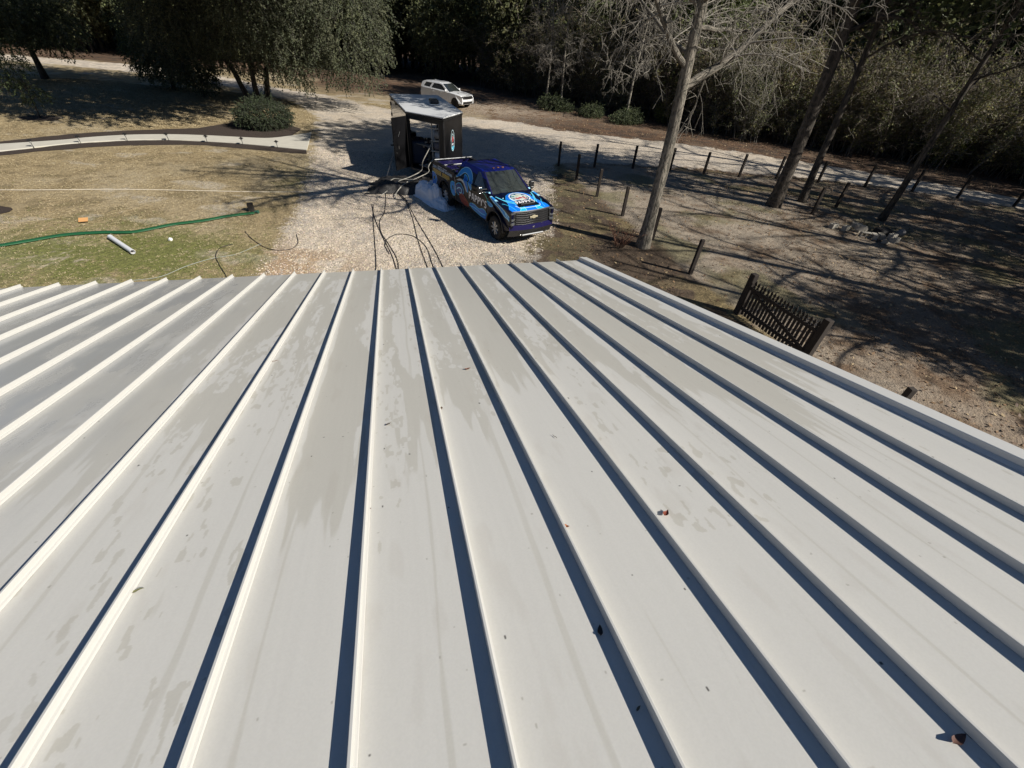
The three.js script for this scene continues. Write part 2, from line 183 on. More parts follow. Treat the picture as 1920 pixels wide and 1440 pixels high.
// ---------------------------------------------------------------- the house whose roof we stand on
const HYAW = rad(17.4775), PITCH = rad(13.875), CDIST = 1.368;
const RE = V(0.953835, 0, -0.300331), RN = V(-0.072021, 0.970821, -0.228735), RS = V(-0.291568, -0.239806, -0.926003);
const roofAt = (e, s, h = 0) => V(0, CAM_H, 0).addScaledVector(RN, h - CDIST).addScaledVector(RE, e).addScaledVector(RS, s);
const EAVE = 6.8, RIDGE = -4.2, LEFT = -9.2, RAKE = 3.13, RIB0 = -0.258, STEP = 0.4064;
{
  const O = roofAt(0, EAVE), house = thing('house', 'house with a pale standing seam metal roof filling the foreground', 'house', [O.x, 0, O.z], HYAW);
  // roof frame: x across the slope, y off the slope, z up the slope; origin on the eave
  const roof = new THREE.Group(); roof.name = 'roof'; roof.position.set(0, O.y, 0); roof.rotation.x = -PITCH; house.add(roof);
  const E0 = -6.6, E1 = 3.15, S0 = -1.4, S1 = 6.85, TW = 2048, TH = 2048;
  const film = new Float32Array(TW * TH), base = [0.520, 0.502, 0.450], dry = [0.598, 0.585, 0.545];
  const spots = []; { const R = rng(77); for (let i = 0; i < 900; i++) spots.push([lerp(E0, E1, R()), lerp(S0, 4, R()), 0.0015 + 0.004 * R() * R(), R()]); }
  const rough = new Uint8Array(TW * TH * 4);
  const rt = dataTex(TW, TH, (i, j) => {
    const e = lerp(E0, E1, (i + 0.5) / TW), s = lerp(S0, S1, (j + 0.5) / TH), pk = Math.floor((e - RIB0) / STEP), u = (e - RIB0) / STEP - pk;   // u: 0 at the left seam, 1 at the right seam
    const w1 = (fbm(e * 5 + pk * 7.3, s * 0.9 + pk * 3.1, 3) - 0.5), w2 = (fbm(e * 26 + pk, s * 5, 3) - 0.5), h = hash2(pk, 91), h2 = hash2(pk, 17);
    // a drying film of water: covers the pan from the left seam, edge wanders along the slope; dry metal is paler
    const edge = 0.86 + (fbm(s * 0.55 + pk * 5.7, pk * 2.3, 2) - 0.5) * 1.3 + w1 * 0.5 + w2 * 0.35;
    let f = sm(0.03, -0.012, u - edge) * sm(-0.012, 0.012, u - 0.075 + w2 * 0.09 - (s > 5.5 ? 0 : 0.02));
    const reach = sm(1.5, 3.3, s + (fbm(e * 2.2 + pk * 3, 7 + pk, 2) - 0.5) * 2.6); f *= sm(0.44, 0.50, reach * 0.62 + 0.52 * fbm(e * 26 + pk * 5, s * 1.5 + pk, 3)); const isl = fbm(e * 9 + 40 + pk, s * 1.5 - pk, 4), wet = sm(0.42, 0.56, fbm(pk * 3.7 + 2, s * 0.42 + pk, 2)); f *= 1 - sm(0.64, 0.66, isl) * wet;
    const drops = fbm(e * 34, s * 13, 2) ; if (drops > 0.68 && isl > 0.5 && wet > 0.3) f = 1 - f * 0.9;
    f *= sm(-0.6, 0.8, s + (h - 0.5) * 1.6) * 0.8 + 0.2;
    // long thin runs
    const run = Math.abs(u - (0.25 + 0.5 * h) - 0.10 * (fbm(s * 1.2 + pk * 9, 3.3, 3) - 0.5)) - 0.028 * (0.25 + fbm(s * 2.1, pk, 2)); f = Math.max(f, h2 > 0.35 ? sm(0.006, -0.006, run) * 0.75 * sm(0.15, 0.35, fbm(s * 0.7 + pk, 8.8, 2)) : 0);
    const wetL = sm(-1.2, -2.6, e) * (0.55 + 0.45 * sm(0.35, 0.6, fbm(e * 7 + 3, s * 2.4, 4))) * sm(1.2, 2.6, s + 1.6 * (fbm(e * 4, s * 2, 3) - 0.5)); f = Math.max(f, wetL * 0.9); let c = mix3(mix3(dry, base, f), [0.375, 0.382, 0.385], wetL * 0.85); const grn = 0.975 + 0.05 * hash2(i, j) + 0.05 * (fbm(e * 3, s * 0.7, 3) - 0.5) + 0.035 * (fbm(e * 70 + pk, s * 2.2, 2) - 0.5); c = [c[0] * grn, c[1] * grn, c[2] * grn];
    const oln = f > 0.02 || true ? sm(0.014, 0.003, Math.abs(u - edge)) * sm(0.45, 0.6, fbm(e * 3 + pk, s * 1.1 + 5, 3)) * 0.16 : 0; c = mix3(c, [0.40, 0.385, 0.345], oln); const soil = sm(0.64, 0.8, fbm(e * 14 + 9, s * 4 + 3, 3)) * 0.10; c = mix3(c, [0.36, 0.31, 0.25], soil);
    const o = (j * TW + i) * 4; rough[o] = rough[o + 1] = rough[o + 2] = 255 * (0.50 - 0.10 * f - 0.20 * wetL + 0.05 * (hash2(j, i) - 0.5)); rough[o + 3] = 255;
    return c;
  }, true, false);
  { const d = rt.image.data; for (const [e, s, r, k] of spots) { const ci = (e - E0) / (E1 - E0) * TW, cj = (s - S0) / (S1 - S0) * TH, ri = Math.max(0.7, r / (E1 - E0) * TW), rj = Math.max(0.8, r * (1 + k) / (S1 - S0) * TH); for (let j = Math.floor(cj - rj); j <= cj + rj; j++) for (let i = Math.floor(ci - ri); i <= ci + ri; i++) { if (i < 0 || j < 0 || i >= TW || j >= TH || ((i - ci) / ri) ** 2 + ((j - cj) / rj) ** 2 > 1) continue; const o = (j * TW + i) * 4, m = k > 0.8 ? 0.35 : 0.84; d[o] *= m; d[o + 1] *= m * 0.99; d[o + 2] *= m * 0.97; } } }
  const rr = new THREE.DataTexture(rough, TW, TH); rr.magFilter = THREE.LinearFilter; rr.needsUpdate = true;
  const panelMat = new THREE.MeshStandardMaterial({ map: rt, roughnessMap: rr, roughness: 1, metalness: 0 });
  const ribMat = mat(0.62, 0.61, 0.575, 0.42), trimMat = mat(0.63, 0.625, 0.60, 0.42), fasciaMat = mat(0.5, 0.48, 0.44, 0.7), darkMat = mat(0.10, 0.10, 0.10, 0.8);
  const L = EAVE - RIDGE, R = rng(5);
  const ribGeo = new THREE.ExtrudeGeometry(shapeOf([[-0.0115, 0], [-0.0115, 0.033], [-0.0095, 0.038], [-0.002, 0.0385], [0, 0.036], [0, 0.012], [0.009, 0.0105], [0.010, 0]]), { depth: L + 0.03, bevelEnabled: false });
  const lastK = 8, firstK = Math.ceil((LEFT - RIB0) / STEP);
  for (let k = firstK; k < lastK; k++) {
    const x0 = RIB0 + k * STEP, w = STEP - 0.004, g = gridGeo(4, 44, (u, v) => { const e = x0 + 0.002 + u * w, z = -0.012 + v * L; return [e, 0.0009 * Math.sin(v * 19 + k * 2.1) * Math.sin(u * Math.PI) * (1 + 0.8 * Math.sin(v * 7 + k)), z]; });
    const p = g.attributes.position, uv = g.attributes.uv; for (let i = 0; i < p.count; i++) uv.setXY(i, (p.getX(i) - E0) / (E1 - E0), (EAVE - p.getZ(i) - S0) / (S1 - S0));
    g.setIndex([...g.index.array].reverse().map((x) => x)); g.computeVertexNormals();
    part(roof, 'roof_panel', g, panelMat); const rb = part(roof, 'roof_seam', ribGeo, ribMat); rb.position.set(x0, 0.001, -0.03); rb.rotation.y = (R() - 0.5) * 0.0006;
  }
  part(roof, 'roof_deck', bx(RAKE - LEFT - 0.02, 0.16, L - 0.06, (RAKE + LEFT) / 2 - 0.01, -0.088, L / 2 + 0.02, 0), fasciaMat);
  part(roof, 'drip_edge', [bx(RAKE - LEFT - 0.2, 0.05, 0.004, (RAKE + LEFT) / 2 - 0.05, -0.03, -0.016, 0)], darkMat);
  // rake trim: a bent cleat with a raised flange along the right-hand edge
  const rake = new THREE.ExtrudeGeometry(shapeOf([[2.965, 0.002], [2.985, 0.012], [2.993, 0.014], [2.993, 0.046], [2.999, 0.050], [3.062, 0.050], [3.066, 0.044], [3.126, 0.044], [3.132, 0.038], [3.132, -0.15], [3.126, -0.15], [3.126, 0.0], [2.965, -0.002]]), { depth: L + 0.04, bevelEnabled: false }); rake.translate(0, 0, -0.035);
  part(roof, 'rake_trim', rake, trimMat);
  const other = new THREE.Group();
  // the far slope, walls under the roof
  const ry = Math.sin(PITCH) * L, rz = Math.cos(PITCH) * L;
  const back = bx(RAKE - LEFT, 0.14, L, 0, 0, 0, 0); back.rotateX(PITCH); back.translate((RAKE + LEFT) / 2, O.y + ry / 2 - 0.075, rz * 1.5 + 0.03); part(house, 'rear_roof', back, ribMat);
  const wallMat = new THREE.MeshStandardMaterial({ map: dataTex(64, 256, (i, j) => { const k = (j % 32) < 2 ? 0.55 : 0.95 + 0.08 * hash2(i, j); return [0.55 * k, 0.54 * k, 0.5 * k]; }), roughness: 0.8 });
  const wx0 = LEFT + 0.5, wx1 = RAKE - 0.45, wz0 = 0.5, wz1 = 2 * rz - 0.4, wh = O.y - 0.12;
  for (const [w, d, x, z] of [[wx1 - wx0, 0.16, (wx0 + wx1) / 2, wz0], [wx1 - wx0, 0.16, (wx0 + wx1) / 2, wz1], [0.16, wz1 - wz0 - 0.17, wx0 + 0.08, (wz0 + wz1) / 2], [0.16, wz1 - wz0 - 0.17, wx1 - 0.08, (wz0 + wz1) / 2]]) part(house, 'wall', bx(w, wh, d, x, wh / 2, z, 0), wallMat);
  for (const x of [wx0 + 0.02, wx1 - 0.18]) { const gab = ext(shapeOf([[wz0 + 0.1, wh], [wz1 - 0.1, wh], [rz, O.y + ry - 0.32]]), 0.16, 0); gab.rotateY(-Math.PI / 2).translate(x + 0.16, 0.002, 0); part(house, 'gable_wall', gab, wallMat); }
}
// leaves and bits of twig lying on the panels
{
  const leafGeo = (len, wid, curl, R) => gridGeo(6, 4, (u, v) => { const x = (u - 0.5) * len, w = wid * Math.sin(Math.PI * Math.pow(u, 0.8)) * (v - 0.5); return [x, 0.004 + curl * ((u - 0.5) ** 2 * 2 + (v - 0.5) ** 2 * 1.6) + 0.002 * Math.sin(u * 9 + R * 6), w]; });
  const L = [[1.027, 1.184, 0.042, 0.024, 0.012, [0.20, 0.045, 0.022], 'curled red-brown leaf on the fourth pan from the right edge', 0.6], [0.567, 1.229, 0.034, 0.015, 0.006, [0.36, 0.13, 0.05], 'small orange-brown leaf beside a seam below the curled red leaf', 2.5], [0.51, 0.767, 0.04, 0.018, 0.006, [0.025, 0.018, 0.014], 'blackened leaf lying in the blue shadow of a seam', 1.2], [1.313, 0.247, 0.06, 0.022, 0.008, [0.11, 0.05, 0.035], 'ragged brown leaf at the lower right corner of the roof view', 0.1], [0.423, 2.918, 0.05, 0.025, 0.008, [0.18, 0.075, 0.045], 'flat brown leaf high up on the middle pan', 0.2], [-0.253, 1.544, 0.022, 0.012, 0.006, [0.07, 0.02, 0.018], 'tiny dark red leaf scrap against the centre seam', 0.3], [-1.043, 3.449, 0.075, 0.006, 0.004, [0.20, 0.09, 0.05], 'thin rusty pine needle scrap on a left pan', 0.1], [-1.052, 1.328, 0.05, 0.012, 0.005, [0.16, 0.16, 0.07], 'pale olive leaf sliver against a lower left seam', 0.2], [-0.168, 2.256, 0.035, 0.014, 0.006, [0.07, 0.05, 0.035], 'small dark leaf on the pan just right of the centre seam', 0.7], [0.163, 2.367, 0.026, 0.014, 0.01, [0.10, 0.06, 0.04], 'brown bud scale resting against a seam right of centre', 1.5], [0.756, 1.883, 0.045, 0.005, 0.003, [0.10, 0.07, 0.05], 'short dark twig piece on the third pan right of centre', 1.9], [0.517, 0.532, 0.022, 0.007, 0.004, [0.12, 0.10, 0.06], 'crumb of dry stalk near the bottom edge of the view', 0.5]];
  for (const [e, s, len, wid, curl, c, lab, a] of L) { const m = solo('dry_leaf', leafGeo(len, wid, curl, a), new THREE.MeshStandardMaterial({ color: lin(...c), roughness: 0.7, side: THREE.DoubleSide }), lab, /twig|needle|stalk/.test(lab) ? 'twig' : 'leaf'); m.position.copy(roofAt(e, s, 0.0015)); m.quaternion.setFromRotationMatrix(new THREE.Matrix4().makeBasis(RE, RN, RS.clone().negate())).multiply(new THREE.Quaternion().setFromAxisAngle(V(0, 1, 0), a)); }
}

// ---------------------------------------------------------------- trees and woods
const barkTex = (a, b, seed) => dataTex(128, 512, (i, j) => { const n = fbm(i * 0.10 + seed, j * 0.035, 4), s = sm(0.45, 0.62, fbm(i * 0.05 + seed * 3, j * 0.02 + 7, 3)), k = 0.75 + 0.4 * hash2(i, j >> 1); const c = mix3(a, b, clamp(n * 0.9 + s * 0.5 - 0.2)); return [c[0] * k, c[1] * k, c[2] * k]; });
const trunkMap = dataTex(256, 512, (i, j) => { const w = (a) => Math.min(a, 512 - a), n = fbm(i * 0.05, w(j) * 0.03, 4), f = fbm(i * 0.16 + 7, w(j) * 0.05, 3), s = sm(0.50, 0.60, n), k = 0.45 + 0.75 * f + 0.25 * hash2(i, j); return [clamp(k * lerp(1.0, 0.50, s)), clamp(k * lerp(0.98, 0.52, s)), clamp(k * lerp(0.95, 0.50, s))]; });
const woodMat = new THREE.MeshStandardMaterial({ vertexColors: true, roughness: 0.9 }), trunkMat = new THREE.MeshStandardMaterial({ vertexColors: true, map: trunkMap, bumpMap: trunkMap, bumpScale: 0.03, roughness: 0.9 });
const leafMat = new THREE.MeshPhysicalMaterial({ vertexColors: true, roughness: 0.85, transmission: 0.4, thickness: 0, specularIntensity: 0.6, side: THREE.DoubleSide }), litterMat = new THREE.MeshStandardMaterial({ vertexColors: true, roughness: 0.7, side: THREE.DoubleSide });
const PALE = [0.29, 0.265, 0.225], DARKB = [0.075, 0.06, 0.048], MIDB = [0.105, 0.088, 0.072];
const tint = (c, R, a = 0.3) => { const k = 1 - a / 2 + a * R(); return [c[0] * k, c[1] * k, c[2] * k]; };
// wander from a point along a direction, return the polyline
function walk(p, d, len, n, wob, pull, R) { const pts = [p.clone()], q = p.clone(), v = d.clone().normalize(); for (let i = 0; i < n; i++) { v.x += (R() - 0.5) * wob; v.y += (R() - 0.5) * wob + pull / n; v.z += (R() - 0.5) * wob; v.normalize(); q.addScaledVector(v, len / n); pts.push(q.clone()); } return pts; }
const along = (pts, t) => { const f = t * (pts.length - 1), i = Math.min(pts.length - 2, Math.floor(f)); return [pts[i].clone().lerp(pts[i + 1], f - i), pts[i + 1].clone().sub(pts[i]).normalize()]; };
const taper = (n, a, b) => [...Array(n)].map((_, i) => lerp(a, b, i / (n - 1)));
// trunk part with uv-less bark colour mottled per ring
function trunkTube(G, pts, r0, r1, sides, col, R, flare = 0) { const rr = taper(pts.length, r0, r1); if (flare) { rr[0] += flare; rr[1] += flare * 0.3; } G.tube(pts, rr, sides, col); const n = pts.length * sides, c = G.c, o = c.length - n * 3; for (let i = 0; i < n; i++) { const k = 0.55 + 0.9 * R(); for (let q = 0; q < 3; q++) c[o + i * 3 + q] *= k; } }
function bareTree(seed, o) {
  const R = rng(seed), T = new Grow(), C = new Grow(), col = o.col;
  const trunk = walk(V(0, -0.05, 0), V(...(o.lean || [0, 1, 0])), o.h, 26, 0.05, 0.05, R); const tc = o.trunkCol || col; trunkTube(T, trunk, o.r, o.r * 0.22, 14, tc, R, o.r * 0.35);
  const limbs = o.limbs || [...Array(o.nl)].map((_, i) => { const t = lerp(o.low, 0.97, i / (o.nl - 1)); const a = i * 2.4 + R(); return [t, [Math.cos(a), 0.25 + 0.7 * t, Math.sin(a)], o.spread * (1.15 - 0.6 * t) * (0.75 + 0.5 * R()), o.r * (0.36 - 0.2 * t)]; });
  for (const [t, d, len, r] of limbs) {
    const [p] = along(trunk, t), L = walk(p, V(...d), len, 12, 0.28, o.droop, R); trunkTube(T, L, r, r * 0.22, 8, tc, R);
    const n2 = Math.round(len * o.n2);
    for (let i = 0; i < n2; i++) {
      const t2 = lerp(0.12, 1, (i + R() * 0.8) / n2), [q, dir] = along(L, Math.min(t2, 0.999)), side = rdir(R); side.y = side.y * 0.6; const d2 = dir.clone().multiplyScalar(0.6).add(side).normalize(), l2 = (0.5 + 1.3 * R()) * (1.15 - 0.5 * t2) * o.l2, B = walk(q, d2, l2, 7, 0.42, o.droop * 1.4, R);
      C.tube(B, taper(8, Math.max(0.013, r * (r > 0.077 && t > 0.5 ? 0.46 : 0.30) * (1.1 - t2 * 0.6)), 0.006), 4, tint(col, R));
      const n3 = Math.round(l2 * o.n3);
      for (let k = 0; k < n3; k++) {
        const [q3, dd] = along(B, lerp(0.15, 0.99, (k + R()) / n3)), s3 = rdir(R), d3 = dd.clone().multiplyScalar(0.7).add(s3).normalize(), l3 = (0.25 + 0.65 * R()) * o.l3, W = walk(q3, d3, l3, 4, 0.5, o.droop * 1.2, R);
        C.tube(W, taper(5, 0.0085, 0.004), 3, tint(col, R, 0.45));
        const n4 = o.n4; for (let m = 0; m < n4; m++) { const [q4, d4] = along(W, lerp(0.2, 0.99, (m + R()) / n4)), X = walk(q4, d4.clone().add(rdir(R)).normalize(), (0.12 + 0.3 * R()) * o.l3, 2, 0.5, o.droop * 0.5, R); C.tube(X, [0.007, 0.0055, 0.004], 3, tint(col, R, 0.45)); }
      }
    }
  }
  return [T.geo(), C.geo()];
}
function placeTree(name, geos, label, category, p, turn, group, scale = 1) { const t = thing(name, label, category, p, turn, group); t.scale.setScalar(scale); part(t, 'trunk', geos[0], trunkMat); part(t, 'crown', geos[1], geos[2] || woodMat); return t; }
// the pale grey tree by the corner post
const mainTree = bareTree(11, { h: 15, r: 0.225, col: PALE, trunkCol: [0.235, 0.21, 0.175], droop: -0.42, n2: 2.9, l2: 1.35, n3: 4.2, l3: 1.4, n4: 3, limbs: [
  [0.335, [0.85, 0.62, -0.25], 6.4, 0.13], [0.47, [0.2, 0.6, 0.9], 5.8, 0.11], [0.56, [-0.5, 0.6, 0.8], 6.2, 0.14], [0.66, [-0.75, 0.8, 0.3], 5.2, 0.09], [0.62, [-0.35, 0.6, 0.9], 6.2, 0.15], [0.70, [0.4, 0.8, 0.8], 5.6, 0.13], [0.76, [0.0, 0.8, 0.7], 5.0, 0.12], [0.59, [0.2, 0.5, 1.0], 6.0, 0.14], [0.68, [-0.7, 0.7, 0.5], 5.6, 0.13], [0.37, [-0.75, 0.42, 0.35], 5.6, 0.085], [0.39, [-0.5, 0.35, -0.8], 5.5, 0.07], [0.38, [0.35, 0.3, -0.9], 5.2, 0.07], [0.43, [0.9, 0.3, -0.6], 5.0, 0.07], [0.46, [-0.95, 0.45, -0.2], 6.0, 0.075], [0.48, [0.3, 0.55, 0.7], 4.6, 0.06], [0.60, [-0.55, 0.55, -0.5], 5.0, 0.06], [0.64, [0.7, 0.6, -0.4], 4.6, 0.055], [0.68, [-0.3, 0.6, 0.7], 4.2, 0.05], [0.74, [-0.8, 0.7, 0], 3.8, 0.045], [0.78, [0.6, 0.8, 0.2], 3.4, 0.04], [0.85, [0.1, 0.9, -0.6], 2.8, 0.035], [0.92, [-0.4, 0.9, 0.3], 2.2, 0.03]] });
placeTree('bare_tree', mainTree, 'pale grey bare tree with a thick trunk right of the truck', 'tree', [4.55, 0, -15.99], 0);
const bareB = bareTree(23, { h: 19, r: 0.30, col: MIDB, droop: -0.25, n2: 2.4, l2: 1.4, n3: 3.2, l3: 1.2, n4: 2, nl: 18, low: 0.36, spread: 7.6 });
const bareC = bareTree(37, { h: 15, r: 0.18, col: MIDB, droop: -0.3, n2: 2.4, l2: 1.25, n3: 3.2, l3: 1.1, n4: 2, nl: 15, low: 0.36, spread: 5.6, lean: [0.06, 1, 0] });
const bareD = bareTree(41, { h: 10, r: 0.11, col: PALE, droop: -0.45, n2: 3.0, l2: 1.1, n3: 3.6, l3: 1, n4: 3, nl: 14, low: 0.30, spread: 3.6 });
placeTree('bare_tree', bareB, 'thick dark trunk with flared roots inside the paddock, left of the slimmer trunk', 'tree', [12.51, 0, -22.94], 0.4);
placeTree('bare_tree', bareC, 'slimmer dark trunk standing just right of the thick paddock trunk', 'tree', [14.55, 0, -24.18], 2.0);
placeTree('bare_tree', bareC, 'slim dark leaning trunk behind the concrete block pile', 'tree', [17.47, 0, -22.03], 4.2, null, 0.85);
placeTree('bare_tree', bareD, 'left one of two thin pale trees rising from low bushes', 'tree', [0.97, 0, -50.67], 0.3);
placeTree('bare_tree', bareD, 'right one of two thin pale trees rising from low bushes', 'tree', [2.5, 0, -50.4], 2.6, null, 0.95);
placeTree('bare_tree', bareD, 'thin bare tree at the right end of the low bushes by the gravel road', 'tree', [8.46, 0, -46.4], 4.0, null, 1.1);
// leafy crowns from drooping sprays
function sprayCrown(C, R, centre, rad3, nSpray, leavesPer, leaf, cols, droop, shell = 0.55, yMin = 0.4) {
  for (let k = 0; k < nSpray; k++) {
    const d = rdir(R), rr = Math.pow(lerp(shell, 1, R()), 0.8) * (0.82 + 0.36 * fbm(d.x * 2.2 + 9, d.z * 2.2 + d.y * 2.7, 3)), p = V(centre[0] + d.x * rad3[0] * rr, centre[1] + d.y * rad3[1] * rr, centre[2] + d.z * rad3[2] * rr); if (p.y < yMin) continue;
    const out = V(d.x, d.y * 0.4 - droop * 0.4, d.z).add(rdir(R).multiplyScalar(0.5)).normalize(), S = walk(p, out, leaf * leavesPer * 0.42, 5, 0.35, -droop, R), clump = tint(cols[Math.floor(R() * cols.length)], R, 0.5);
    if (k % 3 === 0) C.tube(S, taper(6, 0.012, 0.004), 3, [0.06, 0.05, 0.04]);
    for (let m = 0; m < leavesPer; m++) { const [q, dir] = along(S, (m + R()) / leavesPer * 0.999), ld = dir.clone().multiplyScalar(0.8).add(rdir(R).multiplyScalar(0.9)).normalize(), sd = rdir(R).cross(ld).normalize(); C.leaf(q.x, q.y, q.z, ld, sd, leaf * (0.7 + 0.6 * R()), leaf * 0.26, tint(clump, R, 0.5)); }
  }
}
const OAK = [[0.105, 0.115, 0.060], [0.085, 0.098, 0.050], [0.125, 0.132, 0.074], [0.066, 0.08, 0.04]], HOLLY = [[0.060, 0.085, 0.032], [0.080, 0.105, 0.040], [0.10, 0.12, 0.05]], OLIVE = [[0.16, 0.17, 0.065], [0.125, 0.14, 0.055], [0.20, 0.18, 0.08]];
{ // the dark trunks carry leaves high up, above the picture
  for (const o of scene.children.filter((c) => /dark trunk|dark leaning trunk/.test(c.userData.label || ''))) { const R = rng(Math.round(o.position.x * 10)), C = new Grow(), big = /thick/.test(o.userData.label); sprayCrown(C, R, [big ? -1.2 : 0, big ? 14.3 : 12.5, big ? -0.6 : 0], big ? [6.4, 4.4, 4.8] : [4.4, 3.4, 4.4], big ? 1900 : 800, 10, 0.34, HOLLY, 0.5, 0.1, 9.2); part(o, 'foliage', C.geo(), leafMat); }
  for (const o of scene.children.filter((c) => /thin bare tree at the right end/.test(c.userData.label || ''))) { const R = rng(Math.round(o.position.x * 10) + 7), C = new Grow(); trunkTube(C, walk(V(0, 8, 0), V(0, 1, 0), 8, 8, 0.05, 0, R), 0.05, 0.02, 6, PALE, R); sprayCrown(C, R, [0, 14.2, 0], [4.6, 3.2, 4.6], 1000, 10, 0.36, HOLLY, 0.5, 0.1, 11); part(o, 'foliage', C.geo(), leafMat); }
}
{ // live oak with three trunks and hanging sprays
  const R = rng(101), T = new Grow(), C = new Grow();
  for (const [x, z, lx, lz] of [[-0.6, 0.1, -0.28, 0.05], [0.2, 0.25, 0.02, 0.02], [0.55, -0.5, 0.16, -0.05]]) { const t = walk(V(x, -0.05, z), V(lx, 1, lz), 7.5, 12, 0.14, 0.2, R); trunkTube(T, t, 0.21, 0.09, 10, DARKB, R, 0.06); for (let i = 0; i < 7; i++) { const [p] = along(t, 0.3 + 0.1 * i), a = R() * 6.28; trunkTube(T, walk(p, V(Math.cos(a), 0.7, Math.sin(a)), 3.6, 8, 0.3, -0.3, R), 0.07, 0.02, 5, DARKB, R); } }
  for (const [a, b] of [[[0.4, 5.5, 0.2], [6, 11.5, 9.5]], [[-0.8, 5.5, 0.2], [-3, 12, 1]], [[0.7, 5, -0.4], [8.4, 5.6, 0.6]]]) trunkTube(T, walk(V(...a), V(b[0] - a[0], b[1] - a[1], b[2] - a[2]), Math.hypot(b[0] - a[0], b[1] - a[1], b[2] - a[2]), 12, 0.12, 0, R), 0.12, 0.03, 7, DARKB, R);
  sprayCrown(C, R, [0.5, 6.9, -0.6], [6.6, 5.2, 5.6], 4600, 13, 0.17, OAK, 0.9, 0.42, 1.4); sprayCrown(C, R, [6.0, 12.2, 11.5], [8.5, 4.0, 7.5], 3000, 10, 0.36, OAK, 0.5, 0.2, 8.4); sprayCrown(C, R, [-3.5, 12.2, 4], [7.5, 4.0, 7], 2200, 10, 0.36, OAK, 0.5, 0.2, 8.4); sprayCrown(C, R, [8.6, 5.4, 0.6], [3.4, 4.2, 3.2], 1100, 13, 0.165, OAK, 1.2, 0.4, 1.8);
  for (const [cx, cyy, cz, rx, ryy, n] of [[4.7, 4.4, 1.2, 2.3, 2.8, 620], [3.4, 6.4, 3.2, 2.6, 3.2, 560], [-4.4, 4.0, 1.6, 2.6, 2.9, 600], [-5.2, 3.2, -1.2, 2.2, 2.5, 420], [-2.6, 6.2, 3.2, 2.8, 3.0, 520], [0.8, 9.2, 3.2, 3, 2.8, 420]]) sprayCrown(C, R, [cx, cyy, cz], [rx, ryy, rx], n, 13, 0.16, OAK, 1.1, 0.45, 1.1);
  placeTree('evergreen_oak', [T.geo(), C.geo(), leafMat], 'broad evergreen oak with three trunks and hanging sprays above the round shrub', 'tree', [-22.9, 0, -40.4], 0);
}
const leafy = (seed, o) => { const R = rng(seed), T = new Grow(), C = new Grow(); const t = walk(V(0, -0.05, 0), V(o.lean || 0.04, 1, 0), o.h * 0.8, 10, 0.12, 0.1, R); trunkTube(T, t, o.r, o.r * 0.3, 9, o.bark || DARKB, R, o.r * 0.3); for (let i = 0; i < (o.limbs ?? 9); i++) { const [p] = along(t, 0.25 + 0.07 * i), a = i * 2.4 + R(); trunkTube(T, walk(p, V(Math.cos(a), 0.6, Math.sin(a)), o.w * 0.8, 7, 0.3, -0.2, R), o.r * 0.3, 0.02, 5, o.bark || DARKB, R); } for (const b of o.blobs) sprayCrown(C, R, b.slice(0, 3), [b[3], b[4], b[3]], b[5], o.per || 10, o.leaf, o.cols, o.droop ?? 0.5, o.shell ?? 0.45, o.yMin ?? 0.3); return [T.geo(), C.geo(), leafMat]; };
placeTree('evergreen_tree', leafy(151, { h: 9, r: 0.24, w: 3.5, leaf: 0.2, cols: [[0.085, 0.105, 0.045], [0.10, 0.115, 0.052], [0.066, 0.085, 0.036]], droop: 0.5, blobs: [[0.4, 6.2, 0.2, 4.0, 3.4, 1500], [2.2, 3.6, 1.2, 2.2, 1.6, 420], [-2.4, 4.6, 1.4, 3.0, 2.4, 700], [0, 4.2, 2.4, 2.6, 2.0, 500]], yMin: 1.2 }), 'olive green tree at the left edge, in front of the pale track', 'tree', [-42.6, 0, -42.7], 0.5);
placeTree('evergreen_tree', leafy(163, { h: 7, r: 0.15, w: 2.4, leaf: 0.17, cols: HOLLY, droop: 0.8, blobs: [[0, 3.8, 0, 2.6, 3.0, 900], [0.6, 2.0, 0.6, 2.0, 1.5, 420], [-1, 2.2, 0.4, 1.6, 1.6, 300]], yMin: 0.5 }), 'dark evergreen touching the ground just left of the three-trunked oak', 'tree', [-31.6, 0, -43.0], 0);
placeTree('evergreen_tree', leafy(167, { h: 4.4, r: 0.08, w: 1.4, leaf: 0.15, cols: HOLLY, droop: 0.5, blobs: [[0, 2.4, 0, 1.5, 1.5, 330], [0.5, 1.2, 0.4, 1.0, 0.7, 120]], yMin: 0.35 }), 'small dark evergreen under the oak, right in front of its left side', 'tree', [-27.2, 0, -40.2], 0);
placeTree('sapling', leafy(171, { h: 3.2, r: 0.035, w: 0.7, leaf: 0.13, cols: HOLLY, droop: 0.9, limbs: 6, blobs: [[-0.2, 2.5, 0, 0.75, 0.6, 60], [0.4, 1.35, 0.1, 0.6, 0.4, 48], [-0.5, 1.9, 0.2, 0.5, 0.5, 36], [0.1, 3.1, 0, 0.5, 0.5, 36]], yMin: 0.4 }), 'sparse young sapling in a dark mulch ring on the left lawn', 'sapling', [-29.9, 0, -28.3], 0);
const shrub = leafy(181, { h: 1.4, r: 0.05, w: 1.0, leaf: 0.12, cols: [[0.04, 0.058, 0.022], [0.055, 0.072, 0.03], [0.03, 0.045, 0.018]], droop: 0.2, limbs: 8, blobs: [[0, 0.75, 0, 1.75, 0.95, 1500]], shell: 0.6, yMin: 0.06, per: 12 });
placeTree('shrub', shrub, 'round dark green shrub in the mulch bed beside the end of the walkway', 'shrub', [-17.5, 0, -31.1], 0, null, 0.84);
